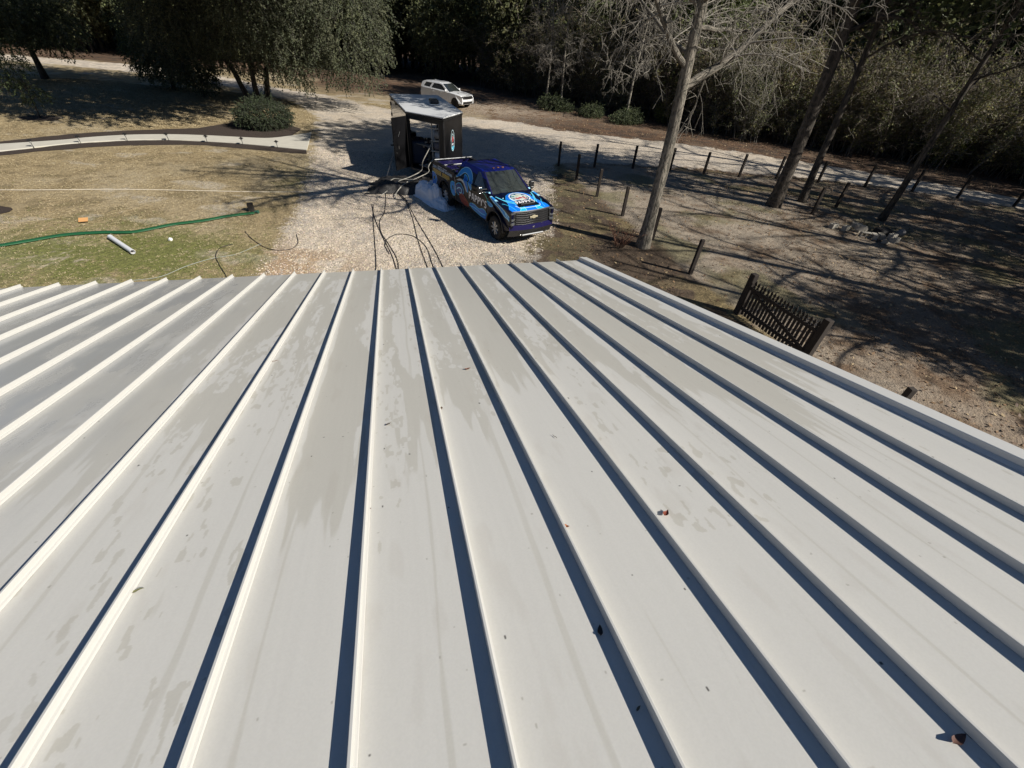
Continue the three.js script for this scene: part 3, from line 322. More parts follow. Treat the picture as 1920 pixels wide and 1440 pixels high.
const lowBush = leafy(187, { h: 1.6, r: 0.05, w: 1.0, leaf: 0.17, cols: HOLLY, droop: 0.4, blobs: [[0, 0.8, 0, 1.7, 0.95, 420], [1.6, 0.6, 0.3, 1.3, 0.7, 260]], shell: 0.4, yMin: 0.1 });
placeTree('shrub', lowBush, 'low dark bush at the feet of the two thin pale trees', 'shrub', [1.6, 0, -49.8], 0, null, 0.7);
placeTree('shrub', lowBush, 'low dark bush in the middle between the thin pale trees and the lone thin tree', 'shrub', [5.4, 0, -47.4], 2.2, null, 0.6);
placeTree('shrub', lowBush, 'low dark bush around the lone thin tree by the road', 'shrub', [8.6, 0, -45.6], 4.0, null, 0.65);
const yellowBush = leafy(193, { h: 2.6, r: 0.05, w: 1.0, leaf: 0.2, cols: [[0.16, 0.18, 0.035], [0.20, 0.20, 0.05], [0.11, 0.13, 0.03]], droop: 0.3, blobs: [[0, 1.5, 0, 1.0, 1.4, 230]], shell: 0.2, yMin: 0.1 });
placeTree('shrub', yellowBush, 'yellow-green bush glowing in the dark brush at the far right', 'shrub', [31.2, 0, -37.6], 0);
placeTree('shrub', yellowBush, 'small yellow-green bush low in the brush behind the grey trunk', 'shrub', [12.2, 0, -47.5], 1.0, null, 0.7);
placeTree('shrub', leafy(197, { h: 2.2, r: 0.05, w: 0.8, leaf: 0.2, cols: OLIVE, droop: 0.4, blobs: [[0, 1.2, 0, 0.9, 1.1, 150]], shell: 0.2, yMin: 0.1 }), 'small olive sapling on the tan verge beyond the pale track, left', 'shrub', [-44.6, 0, -59.5], 0);
{ // reddish dead plant at the foot of the pale tree
  const R = rng(199), G = new Grow(); for (let i = 0; i < 46; i++) { const a = R() * 6.28, W = walk(V(0.12 * Math.cos(a), 0, 0.12 * Math.sin(a)), V(Math.cos(a) * 0.45, 1, Math.sin(a) * 0.45), 0.5 + 0.6 * R(), 5, 0.4, -0.1, R); G.tube(W, taper(6, 0.007, 0.003), 3, tint([0.13, 0.065, 0.04], R, 0.6)); for (let k = 0; k < 9; k++) { const [q] = along(W, 0.25 + 0.7 * R()), d = rdir(R), s = rdir(R).cross(d).normalize(); G.leaf(q.x, q.y, q.z, d, s, 0.06, 0.014, tint([0.17, 0.075, 0.04], R, 0.6)); } }
  solo('dead_plant', G.geo(), leafMat, 'reddish brown dead plant at the left foot of the pale tree', 'plant', [3.6, 0, -15.7]);
}
// the woods: masses nobody could count
function wood(name, label, geo, spots, seed, yS) { const R = rng(seed), m = new THREE.InstancedMesh(geo, leafMat, spots.length), o = new THREE.Object3D(); spots.forEach(([x, z, s], i) => { o.position.set(x, 0, z); o.rotation.y = R() * 6.28; o.scale.set(s, s * (yS || 1) * (0.9 + 0.25 * R()), s); o.updateMatrix(); m.setMatrixAt(i, o.matrix); const k = 0.7 + 0.6 * R(); m.setColorAt(i, lin(k * (0.95 + 0.15 * R()), k, k * (0.9 + 0.15 * R()))); }); m.name = name; m.castShadow = m.receiveShadow = true; scene.add(m); return tag(m, label, 'woodland', null, 'stuff'); }
function grove(seed, cols, leaf, nTree, hh, n, yMin) { const R = rng(seed), G = new Grow(); for (let k = 0; k < nTree; k++) { const x = (R() - 0.5) * 6, z = (R() - 0.5) * 6, h = hh * (0.75 + 0.5 * R()); const t = walk(V(x, -0.1, z), V(0.05 * (R() - 0.5), 1, 0), h * 0.9, 8, 0.08, 0.1, R); trunkTube(G, t, 0.17, 0.05, 7, DARKB, R); sprayCrown(G, R, [x, h * 0.55, z], [2.6 + R(), h * 0.46, 2.6 + R()], n, 9, leaf, cols, 0.5, 0.3, yMin); } return G.geo(); }
const groveA = grove(301, [[0.095, 0.115, 0.045], [0.12, 0.14, 0.055], [0.15, 0.16, 0.07]], 0.30, 3, 13, 620, 0.8);
{
  const R = rng(311), sp = []; for (let x = -95, n = 0; x < 62; x += 4.6, n++) for (let r = 0; r < 5; r++) { if (r < 2 && (n + r) % 2) continue; const z = farZ(x) - 4.2 - r * 5.2 + (R() - 0.5) * (r < 2 ? 6 : 2.6); if (x > 22 && r === 0) continue; sp.push([x + (R() - 0.5) * 3 + (r % 2) * 2.2, z, 0.85 + 0.5 * R() + r * 0.1]); }
  wood('evergreen_woodland', 'dark evergreen woodland closing the view behind the gravel tracks', groveA, sp, 313, 1);
  // brush on the right: bare stems with sparse olive leaves
  const R2 = rng(321), G = new Grow(); for (let k = 0; k < 26; k++) { const x = (R2() - 0.5) * 5, z = (R2() - 0.5) * 4, h = 3 + 5.5 * R2(), t = walk(V(x, -0.1, z), V((R2() - 0.5) * 0.6, 1, (R2() - 0.5) * 0.6), h, 9, 0.22, -0.1, R2); G.tube(t, taper(10, 0.035, 0.01), 4, tint([0.2, 0.175, 0.145], R2, 0.7)); for (let i = 0; i < 15; i++) { const [p, d] = along(t, 0.15 + 0.85 * R2() * 0.99), B = walk(p, d.add(rdir(R2).multiplyScalar(1.2)).normalize(), 0.8 + 1.2 * R2(), 4, 0.5, -0.4, R2); G.tube(B, taper(5, 0.012, 0.006), 3, tint([0.30, 0.26, 0.21], R2, 0.6)); for (let m = 0; m < 5; m++) { const [q, dd] = along(B, R2() * 0.99); G.tube(walk(q, dd.add(rdir(R2)).normalize(), 0.3 + 0.5 * R2(), 2, 0.5, -0.3, R2), [0.008, 0.007, 0.005], 3, tint([0.30, 0.26, 0.21], R2, 0.6)); if (R2() < 0.75) { const cl = tint(OLIVE[Math.floor(R2() * 3)], R2, 0.7); for (let l = 0; l < 4; l++) { const ld = rdir(R2), s = rdir(R2).cross(ld).normalize(); G.leaf(q.x + (R2() - 0.5) * 0.4, q.y + (R2() - 0.5) * 0.4, q.z + (R2() - 0.5) * 0.4, ld, s, 0.17, 0.05, tint(cl, R2, 0.4)); } } } } }
  const R3 = rng(331), sp2 = []; for (let x = -4; x < 58; x += 2.5) for (let r = 0; r < 3; r++) sp2.push([x + (R3() - 0.5) * 2, farZ(x) - 0.8 - r * 3.3 + (R3() - 0.5) * 3.6, 0.75 + 0.5 * R3()]);
  wood('brush_thicket', 'grey-brown tangle of bare stems and sparse olive leaves at the right', G.geo(), sp2, 333, 1);
  // trees beyond the right edge of the picture: they throw the shade over paddock, roads and brush
  const belt = [[50, -24, 1.3], [41, -24, 1.1], [38, -20, 1.2], [44, -15, 1.3], [31, -16, 0.8], [30, -10.5, 0.8], [36, -12, 1.0], [24.5, -8.2, 0.65], [24, -6, 0.72], [28, -5, 0.85], [20.5, -7, 0.62], [33, -7, 0.9], [22, -4.3, 0.6], [27, -3, 0.75]];
  wood('evergreen_belt', 'evergreen trees beyond the right edge of the picture', grove(351, HOLLY, 0.30, 2, 15, 300, 5), belt, 341, 1);
  const bm = new Grow(); const add = (g) => { const o = bm.p.length / 3; for (const v of g.attributes.position.array) bm.p.push(v); for (const v of g.attributes.normal.array) bm.n.push(v); for (const v of g.attributes.color.array) bm.c.push(v); for (const v of g.attributes.uv.array) bm.u.push(v); for (const v of g.index.array) bm.i.push(v + o); };
  const bareE = bareTree(53, { h: 14, r: 0.33, col: MIDB, droop: -0.2, n2: 2.2, l2: 1.7, n3: 2.4, l3: 1.3, n4: 1, nl: 16, low: 0.25, spread: 6.2 }); add(bareE[0]); add(bareE[1]); wood('bare_tree_belt', 'bare trees beyond the right edge of the paddock', bm.geo(), [[24.5, -18.5, 1.15], [30, -27, 1.3], [22.5, -9.8, 1.05], [18.2, -7.6, 0.85], [33, -17, 1.3], [27, -6.5, 1.0], [26, -13.5, 1.1], [25, -22, 1.2], [29, -21, 1.3]], 361, 1);
}

// ---------------------------------------------------------------- loose leaves, grass
{
  const R = rng(401), g = new Grow(); g.leaf(0, 0, 0, V(1, 0.12, 0).normalize(), V(0, 0.1, 1).normalize(), 0.09, 0.028, [1, 1, 1]);
  const geo = g.geo(), n = 42000, m = new THREE.InstancedMesh(geo, litterMat, n), o = new THREE.Object3D(); let k = 0;
  while (k < n) { const x = lerp(-14, 32, R()), z = lerp(-54, -4, R()), f = x - fenceX(z); if (x < -2 && z > -43) continue; if (f < -4.5 || driveSD(x, z) < 0.1) continue; const p = z < -30 ? 0.8 : f < 0 ? 0.5 : 0.12 + 0.88 * sm(4, 15, x) ; if (R() > p * (0.25 + 1.2 * fbm(x * 0.5, z * 0.5, 3))) continue; o.position.set(x, 0.008 + 0.012 * R(), z); o.rotation.set((R() - 0.5) * 0.9, R() * 6.28, (R() - 0.5) * 0.9); o.scale.setScalar(0.6 + 0.8 * R()); o.updateMatrix(); m.setMatrixAt(k, o.matrix); const t = R(); m.setColorAt(k, t < 0.16 ? lin(0.36, 0.27, 0.15) : t < 0.55 ? lin(0.22, 0.135, 0.07) : lin(0.12, 0.07, 0.04)); k++; }
  m.name = 'leaf_litter'; m.castShadow = m.receiveShadow = true; scene.add(m); tag(m, 'fallen brown and straw coloured leaves scattered over the paddock and verge', 'leaves', null, 'stuff');
  const R5 = rng(421), stone = new THREE.IcosahedronGeometry(0.03, 0); stone.scale(1.2, 0.6, 0.9); const ns = 30000, sg = new THREE.InstancedMesh(stone, new THREE.MeshStandardMaterial({ roughness: 0.95 }), ns); k = 0;
  while (k < ns) { const z = lerp(-27, -9.5, R5()), x = lerp(-13.5, 1.6, R5()); if (driveSD(x, z) > -0.1 + 0.5 * R5() || R5() > 0.35 + 0.9 * fbm(x * 0.9, z * 0.9, 3)) continue; o.position.set(x, 0.008, z); o.rotation.set(0, R5() * 6.28, 0); o.scale.set(0.4 + 1.0 * R5() ** 2, 0.4 + 0.8 * R5(), 0.4 + 1.0 * R5() ** 2); o.updateMatrix(); sg.setMatrixAt(k, o.matrix); const q = 0.22 + 0.42 * R5(); sg.setColorAt(k, lin(q, q * (0.80 + 0.1 * R5()), q * (0.60 + 0.15 * R5()))); k++; }
  sg.name = 'loose_gravel'; sg.castShadow = sg.receiveShadow = true; scene.add(sg); tag(sg, 'loose pale gravel stones scattered over the driveway', 'gravel', null, 'stuff');
  const R2 = rng(411), t = new Grow(); for (let i = 0; i < 6; i++) { const a = R2() * 6.28, d = V(Math.cos(a) * 0.75, 0.65, Math.sin(a) * 0.75).normalize(), s = V(-Math.sin(a), 0, Math.cos(a)); t.leaf(Math.cos(a) * 0.02, 0, Math.sin(a) * 0.02, d, s, 0.04 + 0.025 * R2(), 0.004, [1, 1, 1]); }
  const n2 = 90000, gm = new THREE.InstancedMesh(t.geo(), litterMat, n2); k = 0;
  while (k < n2) { const z = lerp(-44, -8.5, R2() ** 1.4), x = lerp(-42, -6.5, R2()); if (driveSD(x, z) < 0.2 || x < -8 + z * 1.0) continue; if (polySD(BEDS, x, z) < 0.15 || Math.hypot((x + 29.9) / 1.2, (z + 28.3) / 0.9) < 1 || Math.hypot((x + 18.9) / 1.1, (z + 14.2) / 0.9) < 1) continue; if (R2() > 0.3 + fbm(x * 0.7, z * 0.7, 2)) continue; o.position.set(x, 0, z); o.rotation.set(0, R2() * 6.28, 0); o.scale.setScalar((0.6 + 0.7 * R2()) * (z < -28 ? 1.4 : 1)); o.updateMatrix(); gm.setMatrixAt(k, o.matrix); const gr = Math.exp(-(((x + 12.3) / 4.6) ** 2) - ((z + 11.6) / 2.4) ** 2) + 0.5 * Math.exp(-(((x + 9.8) / 1.6) ** 2) - ((z + 22.5) / 3.5) ** 2), q = R2(); gm.setColorAt(k, q < gr * 0.8 ? lin(0.16, 0.175, 0.05) : q > 0.5 ? lin(0.44, 0.36, 0.22) : lin(0.30, 0.235, 0.13)); k++; }
  gm.name = 'grass'; gm.castShadow = gm.receiveShadow = true; scene.add(gm); tag(gm, 'short winter grass, straw coloured with a green patch below the pipe', 'grass', null, 'stuff');
}

// ---------------------------------------------------------------- posts and gate
const postWood = new THREE.MeshStandardMaterial({ map: dataTex(64, 256, (i, j) => { const k = 0.6 + 0.7 * fbm(i * 0.25, j * 0.02, 4) + 0.2 * hash2(i, j); return [0.030 * k, 0.023 * k, 0.019 * k]; }), roughness: 0.95 });
{
  const R = rng(501), proto = new THREE.Group(); part(proto, 'post', bx(0.125, 1.27, 0.125, 0, 0.585, 0, 0.012), postWood); part(proto, 'post_top', bx(0.118, 0.012, 0.118, 0, 1.224, 0, 0.004), mat(0.045, 0.036, 0.03, 0.95));
  const place = (x, z, label, group) => { const o = proto.clone(); o.name = numbered('fence_post'); o.position.set(x, 0, z); o.rotation.set((R() - 0.5) * 0.05, R() * 0.3, (R() - 0.5) * 0.05); o.scale.y = 0.97 + 0.06 * R(); scene.add(o); tag(o, label, 'fence post', group); };
  const near = ['second post from the corner in the row running towards the house', 'wooden post third from the corner in the row coming towards the house', 'wooden post next before the pale tree in the row towards the house', 'wooden post half hidden behind the right side of the pale tree trunk', 'nearest wooden post, standing alone between the pale tree and the roof edge'];
  place(1.64, -27.43, 'corner post where the two post rows meet, farthest left', 'wooden posts around the paddock');
  [[2.53, -24.66], [3.37, -21.94], [4.26, -19.36], [5.06, -16.75], [5.8, -13.85]].forEach(([x, z], i) => place(x, z, near[i], 'wooden posts around the paddock'));
  const far = ['post just right of the corner post along the gravel road', 'third post from the left along the gravel road', 'post right behind the pale tree trunk along the gravel road', 'first post right of the pale tree along the gravel road', 'second post right of the pale tree along the gravel road', 'post hidden behind the thick dark trunk along the gravel road', 'post touching the slimmer dark trunk along the gravel road', 'post midway between the slimmer dark trunk and the leaning trunk', 'post directly behind the leaning dark trunk by the road', 'second to last post on the right along the gravel road', 'last post along the gravel road at the right picture edge'];
  [[3.8, -27.82], [6.19, -28.33], [8.46, -28.45], [10.53, -28.38], [12.71, -28.46], [15.17, -28.87], [17.69, -28.76], [20.54, -28.67], [23.3, -28.47], [25.61, -27.84], [28.18, -26.88]].forEach(([x, z], i) => place(x, z, far[i], 'wooden posts around the paddock'));
  place(14.02, -22.0 + 0.0, 'short post at the foot of the thick dark trunk inside the paddock', 'wooden posts around the paddock');
  place(16.05, -23.6, 'lone post inside the paddock between the slimmer trunk and the leaning trunk', 'wooden posts around the paddock');
  place(7.84, -6.62, 'post top just showing over the right roof edge', 'wooden posts around the paddock');
}
{ // dark picket gate between two posts
  const ax = 6.53, az = -11.33, bxx = 7.42, bz = -9.05, L = Math.hypot(bxx - ax, bz - az), turn = Math.atan2(-(bz - az), bxx - ax), t = thing('picket_gate', 'dark picket gate panel with diagonal brace between two thick posts', 'gate', [ax, 0, az], turn), R = rng(511);
  for (const x of [0, L]) part(t, 'gate_post', bx(0.17, 1.32, 0.17, x, 0.61, 0, 0.012), postWood);
  for (const y of [0.24, 0.88]) part(t, 'rail', bx(L - 0.13, 0.09, 0.035, L / 2, y, 0.03, 0.005), postWood);
  const d = Math.atan2(0.55, L - 0.3); part(t, 'brace', bx(Math.hypot(0.55, L - 0.3), 0.085, 0.03, L / 2, 0.56, 0.031, 0.005, 0, 0, -d), postWood);
  const pk = ext(shapeOf([[-0.041, 0], [0.041, 0], [0.041, 0.90], [0.022, 0.93], [0.043, 0.985], [0, 1.08], [-0.043, 0.985], [-0.022, 0.93], [-0.041, 0.90]]), 0.02, 0.003, 1), n = 19;
  for (let i = 0; i < n; i++) { const m = part(t, 'picket', pk, postWood); m.position.set(0.16 + (L - 0.32) * i / (n - 1), 0.06 + (R() - 0.5) * 0.02, -0.012); m.rotation.z = (R() - 0.5) * 0.03; }
}

// ---------------------------------------------------------------- the wrapped pickup truck
const chrome = mat(0.72, 0.72, 0.72, 0.22, { metalness: 1 }), alu = mat(0.26, 0.265, 0.27, 0.5, { metalness: 0.7 }), blackPl = mat(0.018, 0.018, 0.02, 0.5), rubber = mat(0.02, 0.02, 0.021, 0.85), tyreMat = mat(0.024, 0.023, 0.022, 0.9);
const tinted = new THREE.MeshPhysicalMaterial({ color: lin(0.22, 0.26, 0.255), roughness: 0.03, transmission: 0.85, thickness: 0, ior: 1.5 });
const privacy = new THREE.MeshPhysicalMaterial({ color: lin(0.03, 0.032, 0.036), roughness: 0.04, clearcoat: 1, clearcoatRoughness: 0.03 });
function wheel(parent, x, y, z, r, w, rimMat, spokes, side) {
  const g = new THREE.Group(); g.name = 'wheel'; g.position.set(x, y, z); if (side < 0) g.rotation.y = Math.PI; parent.add(g);
  const prof = [[r * 0.62, -w / 2], [r * 0.9, -w / 2], [r * 0.985, -w * 0.38], [r, -w * 0.2], [r, w * 0.2], [r * 0.985, w * 0.38], [r * 0.9, w / 2], [r * 0.62, w / 2], [r * 0.6, w * 0.3], [r * 0.6, -w * 0.3], [r * 0.62, -w / 2]].map((p) => new THREE.Vector2(...p));
  const t = new THREE.LatheGeometry(prof, 36); t.rotateX(Math.PI / 2); const tread = []; for (let k = 0; k < 30; k++) { const a = k / 30 * 6.2832; tread.push(bx(0.03, 0.016, w * 0.8, 0, r + 0.002, 0, 0).rotateZ(a)); }
  part(g, 'tyre', [t, ...tread], tyreMat);
  const face = [cy(r * 0.60, r * 0.60, w * 0.2, 0, 0, w * 0.06, 32, 'z'), new THREE.TorusGeometry(r * 0.6, 0.016, 8, 36).translate(0, 0, w * 0.42)];
  part(g, 'rim_barrel', face, mat(0.03, 0.03, 0.032, 0.4, { metalness: 0.5 }));
  const sp = []; for (let k = 0; k < spokes; k++) { const a = k / spokes * 6.2832, s = ext(shapeOf([[-0.026, r * 0.14], [0.026, r * 0.14], [0.038, r * 0.57], [-0.038, r * 0.57]]), 0.05, 0.008, 1); s.translate(0, 0, w * 0.28).rotateZ(a); sp.push(s); } sp.push(cy(r * 0.17, r * 0.19, 0.06, 0, 0, w * 0.36, 20, 'z'));
  part(g, 'rim', sp, rimMat); return g;
}
const NAVY = '#080a24', BLUE = '#1a70d0', MIDBL = '#2c8fe2', CYAN = '#52cbf6', PALEB = '#a8e4fb';
function wave(c, pts, w, col) { c.strokeStyle = col; c.lineWidth = w; c.lineCap = 'round'; c.lineJoin = 'round'; c.beginPath(); c.moveTo(...pts[0]); for (let i = 1; i < pts.length - 1; i++) { const m = [(pts[i][0] + pts[i + 1][0]) / 2, (pts[i][1] + pts[i + 1][1]) / 2]; c.quadraticCurveTo(...pts[i], ...m); } c.lineTo(...pts[pts.length - 1]); c.stroke(); }
function blob(c, pts, col, line, lw = 4) { c.fillStyle = col; c.beginPath(); const n = pts.length, mid = (a, b) => [(a[0] + b[0]) / 2, (a[1] + b[1]) / 2]; c.moveTo(...mid(pts[n - 1], pts[0])); for (let i = 0; i < n; i++) c.quadraticCurveTo(...pts[i], ...mid(pts[i], pts[(i + 1) % n])); c.closePath(); c.fill(); if (line) { c.strokeStyle = line; c.lineWidth = lw; c.stroke(); } }
const SIDE = { x0: -5.45, x1: 1.1, y0: 0.4, y1: 2.06 };
function sideArt(withText) { return canvasTex(1680, 424, (c, W, H) => {
  const X = (x) => (x - SIDE.x0) / (SIDE.x1 - SIDE.x0) * W, Y = (y) => (1 - (y - SIDE.y0) / (SIDE.y1 - SIDE.y0)) * H, P = (l) => l.map(([x, y]) => [X(x), Y(y)]);
  c.fillStyle = NAVY; c.fillRect(0, 0, W, H); c.fillStyle = '#06060f'; c.fillRect(X(-3.2), Y(1.42), X(-0.5) - X(-3.2), H);
  c.fillStyle = '#12228a'; c.fillRect(0, 0, W, Y(1.80));
  // water loops
  blob(c, P([[-5.4, 0.62], [-5.35, 1.1], [-5.0, 1.12], [-4.75, 0.95], [-4.85, 0.75], [-5.1, 0.5]]), BLUE, PALEB, 6); blob(c, P([[-5.2, 0.9], [-5.05, 1.0], [-4.95, 0.9], [-5.1, 0.75]]), NAVY, CYAN, 4);
  blob(c, P([[-3.55, 1.12], [-3.25, 1.2], [-3.1, 0.9], [-3.2, 0.6], [-3.5, 0.75]]), MIDBL, CYAN, 6); blob(c, P([[-3.42, 1.02], [-3.3, 1.04], [-3.28, 0.85], [-3.38, 0.82]]), NAVY, CYAN, 4);
  blob(c, P([[-3.1, 1.35], [-2.9, 1.75], [-2.5, 1.88], [-2.1, 1.78], [-1.85, 1.5], [-1.8, 1.2], [-2.0, 1.3], [-2.2, 1.6], [-2.6, 1.7], [-2.85, 1.5]]), MIDBL, PALEB, 6);
  blob(c, P([[-2.65, 1.62], [-2.3, 1.58], [-2.1, 1.3], [-2.05, 1.05], [-2.25, 1.15], [-2.45, 1.4]]), BLUE, CYAN, 6);
  blob(c, P([[-3.15, 1.0], [-2.9, 1.25], [-2.6, 1.25], [-2.35, 1.0], [-2.6, 0.8], [-2.95, 0.8]]), '#123f80', CYAN, 6);
  wave(c, P([[-2.95, 1.3], [-2.7, 1.42], [-2.42, 1.35], [-2.2, 1.1]]), 20, '#c9cccc'); wave(c, P([[-3.2, 1.36], [-3.14, 1.2], [-3.18, 0.98], [-3.14, 0.8]]), 16, '#d9d2c8'); 
  blob(c, P([[-2.85, 0.85], [-2.55, 0.95], [-2.2, 0.8], [-1.9, 0.62], [-2.2, 0.55], [-2.6, 0.6]]), '#7c2c22', '#a8503c', 5); wave(c, P([[-2.95, 1.0], [-2.75, 1.12], [-2.55, 1.05], [-2.6, 0.9], [-2.75, 0.92]]), 9, PALEB);
  // lower waves and the front fender wave
  blob(c, P([[-2.0, 0.72], [-1.6, 0.82], [-1.2, 0.72], [-0.9, 0.85], [-0.62, 0.78], [-0.55, 0.45], [-1.2, 0.55], [-1.7, 0.6]]), BLUE, CYAN, 6); wave(c, P([[-1.9, 0.66], [-1.4, 0.7], [-1.0, 0.62], [-0.7, 0.66]]), 8, CYAN);
  blob(c, P([[-0.9, 1.42], [-0.6, 1.5], [-0.2, 1.28], [0.25, 1.2], [0.55, 1.02], [0.95, 0.92], [0.9, 1.05], [0.5, 1.22], [0.25, 1.3], [-0.1, 1.36], [-0.4, 1.52]]), MIDBL, PALEB, 7); blob(c, P([[-0.7, 1.2], [-0.35, 1.22], [-0.1, 1.14], [-0.4, 1.06]]), MIDBL, CYAN, 6); wave(c, P([[-1.2, 1.46], [-0.9, 1.4], [-0.65, 1.3], [-0.5, 1.2]]), 9, '#45b8b0');
  wave(c, P([[0.6, 1.16], [0.75, 1.0], [0.95, 0.86]]), 9, PALEB);
  if (withText) {
    c.save(); c.font = 'bold 92px sans-serif'; c.fillStyle = '#f2f2f2'; c.textBaseline = 'middle'; const w = X(-0.62) - X(-2.02); c.translate(X(-2.02), Y(1.03)); c.scale(w / c.measureText("PAPPY'S").width, 1); c.fillText("PAPPY'S", 0, 0); c.restore();
    c.save(); c.font = 'bold 30px sans-serif'; c.fillStyle = '#c4e0f6'; c.textBaseline = 'middle'; c.translate(X(-5.18), Y(1.335)); const t = 'SOFT / PRESSURE WASHING'; c.scale((X(-3.42) - X(-5.18)) / c.measureText(t).width, 1.15); c.fillText(t, 0, 0); c.restore();
    c.fillStyle = '#dfe6ee'; c.fillRect(X(-4.75), Y(1.43), X(-4.35) - X(-4.75), 5); c.fillRect(X(-4.28), Y(1.43), X(-3.9) - X(-4.28), 5);
    const R = rng(9); c.fillStyle = '#e6c456'; for (let x = -5.12; x < -3.62;) { const lw = 0.07 + 0.04 * R(); if (Math.abs(x + 4.42) > 0.05) { c.fillRect(X(x), Y(1.26), X(x + lw) - X(x), Y(1.135) - Y(1.26)); c.fillStyle = NAVY; c.fillRect(X(x + lw * 0.35), Y(1.235 - 0.03 * R()), X(lw * 0.3) - X(0), 9); c.fillStyle = '#cfae4c'; } x += lw + 0.022; } c.fillStyle = '#d9c98e'; c.fillRect(X(-5.0), Y(1.12), X(-3.75) - X(-5.0), 5);
  }
}); }
const wrap = (map) => new THREE.MeshPhysicalMaterial({ map, roughness: 0.32, specularIntensity: 0.45, clearcoat: 0.25, clearcoatRoughness: 0.08 });
{
  const t = thing('pickup_truck', 'blue wrapped crew cab pickup truck with wave graphics, parked on the gravel', 'pickup truck', [-0.33, 0, -16.04], -rad(53.9));
  const sideMat = wrap(sideArt(true)), sideMatL = wrap(sideArt(false)), paint = mat(0.014, 0.012, 0.075, 0.3, { phys: true, clearcoat: 1, clearcoatRoughness: 0.08 }), purple = mat(0.012, 0.010, 0.06, 0.3, { phys: true, specularIntensity: 0.6, clearcoat: 0.3, clearcoatRoughness: 0.05 });
  const arch = (cx, r, y0, dir) => { const a = []; for (let i = 0; i <= 14; i++) { const q = Math.PI * (dir > 0 ? 1 - i / 14 : i / 14); a.push([cx + Math.cos(q) * r, Math.max(y0, 0.43 + Math.sin(q) * r)]); } return a; };
  const P = { fender: [[0.93, 0.62], [0.97, 0.8], [0.96, 1.16], [0.85, 1.25], [0.3, 1.33], [-0.56, 1.41], [-0.62, 0.5], ...arch(0, 0.56, 0.5, 1)], front_door: [[-0.64, 0.5], [-0.58, 1.41], [-0.7, 1.44], [-1.78, 1.455], [-1.78, 0.5]], rear_door: [[-1.80, 0.5], [-1.80, 1.455], [-2.97, 1.47], [-3.08, 1.3], [-3.02, 0.5]], cab_corner: [[-3.04, 0.5], [-3.10, 1.32], [-2.99, 1.47], [-3.22, 1.48], [-3.22, 0.5]], bed_side: [[-3.25, 0.5], [-3.25, 1.5], [-5.26, 1.5], [-5.3, 1.3], [-5.26, 0.62], ...arch(-4.04, 0.57, 0.5, 1).reverse().map((p) => p)] };
  P.bed_side = [[-3.25, 0.5], [-3.25, 1.5], [-5.26, 1.5], [-5.3, 1.3], [-5.26, 0.62], [-4.62, 0.6], ...arch(-4.04, 0.57, 0.52, 1)];
  P.fender = [[0.93, 0.62], [0.97, 0.8], [0.96, 1.16], [0.85, 1.25], [0.3, 1.33], [-0.56, 1.41], [-0.62, 0.5], ...arch(0, 0.56, 0.5, -1).reverse()];
  for (const side of [1, -1]) for (const [n, pts] of Object.entries(P)) {
    const g = ext(shapeOf(pts), 0.11, 0.018, 2); if (side < 0) g.scale(1, 1, 1).translate(0, 0, -0.11);
    g.translate(0, 0, side * 0.905); bend(g, (v) => { const b = 0.07 * Math.max(0, (v.y - 1.05) / 0.45) ** 2 + 0.06 * Math.max(0, (0.75 - v.y) / 0.35) ** 2 + (v.x > 0.3 ? 0.10 * ((v.x - 0.3) / 0.67) ** 2 : 0); v.z -= side * b; if (Math.abs(v.y - 1.12) < 0.05) v.z += side * 0.006; });
    const p = g.attributes.position, uv = g.attributes.uv; for (let i = 0; i < p.count; i++) { const u = (p.getX(i) - SIDE.x0) / (SIDE.x1 - SIDE.x0); uv.setXY(i, u, (p.getY(i) - SIDE.y0) / (SIDE.y1 - SIDE.y0)); }
    const m = part(t, n, g, side > 0 ? sideMat : sideMatL);
    if (/door/.test(n)) part(m, 'handle', bx(0.2, 0.035, 0.03, n === 'front_door' ? -1.62 : -2.85, 1.3, side * 1.0, 0.01), blackPl);
  }
  for (const s of [1, -1]) for (const [cx, r] of [[0, 0.56], [-4.04, 0.57]]) { const g = new THREE.TorusGeometry(r + 0.02, 0.04, 8, 26, Math.PI * 0.98); g.scale(1, 1, 0.8).translate(cx, 0.45, s * (cx === 0 ? 1.0 : 1.005)); part(t, 'wheel_arch_flare', g, blackPl); }
  part(t, 'chassis', [bx(5.9, 0.26, 1.1, -2.1, 0.5, 0, 0.03), bx(2.6, 0.5, 1.7, -1.85, 0.72, 0, 0.04), bx(1.2, 0.7, 1.1, 0.1, 0.85, 0, 0.04), bx(0.1, 0.7, 1.75, -3.2, 0.9, 0, 0), bx(1.9, 0.08, 1.62, -4.25, 0.86, 0, 0.01)], blackPl);
  // hood with a raised centre and scoop
  const hy = (x, z) => 1.425 - 0.155 * clamp((x + 0.55) / 1.5) - 0.05 * clamp((x + 0.55) / 1.5) ** 4 + 0.045 * sm(0.62, 0.48, Math.abs(z)) * sm(1.0, 0.5, x) - 0.10 * Math.max(0, (Math.abs(z) - 0.78) / 0.12) ** 2 * 0.5 - 0.02 * z * z;
  const hood = gridGeo(36, 26, (u, v) => { const z = (u - 0.5) * 1.78, x = lerp(0.95 - 0.10 * (z / 0.89) ** 2, -0.57 + 0.12 * (1 - (z / 0.89) ** 2), v); return [x, hy(x, z), z]; });
  { const p = hood.attributes.position, uv = hood.attributes.uv; for (let i = 0; i < p.count; i++) uv.setXY(i, (0.89 - p.getZ(i)) / 1.78, (0.95 - p.getX(i)) / 1.52); }
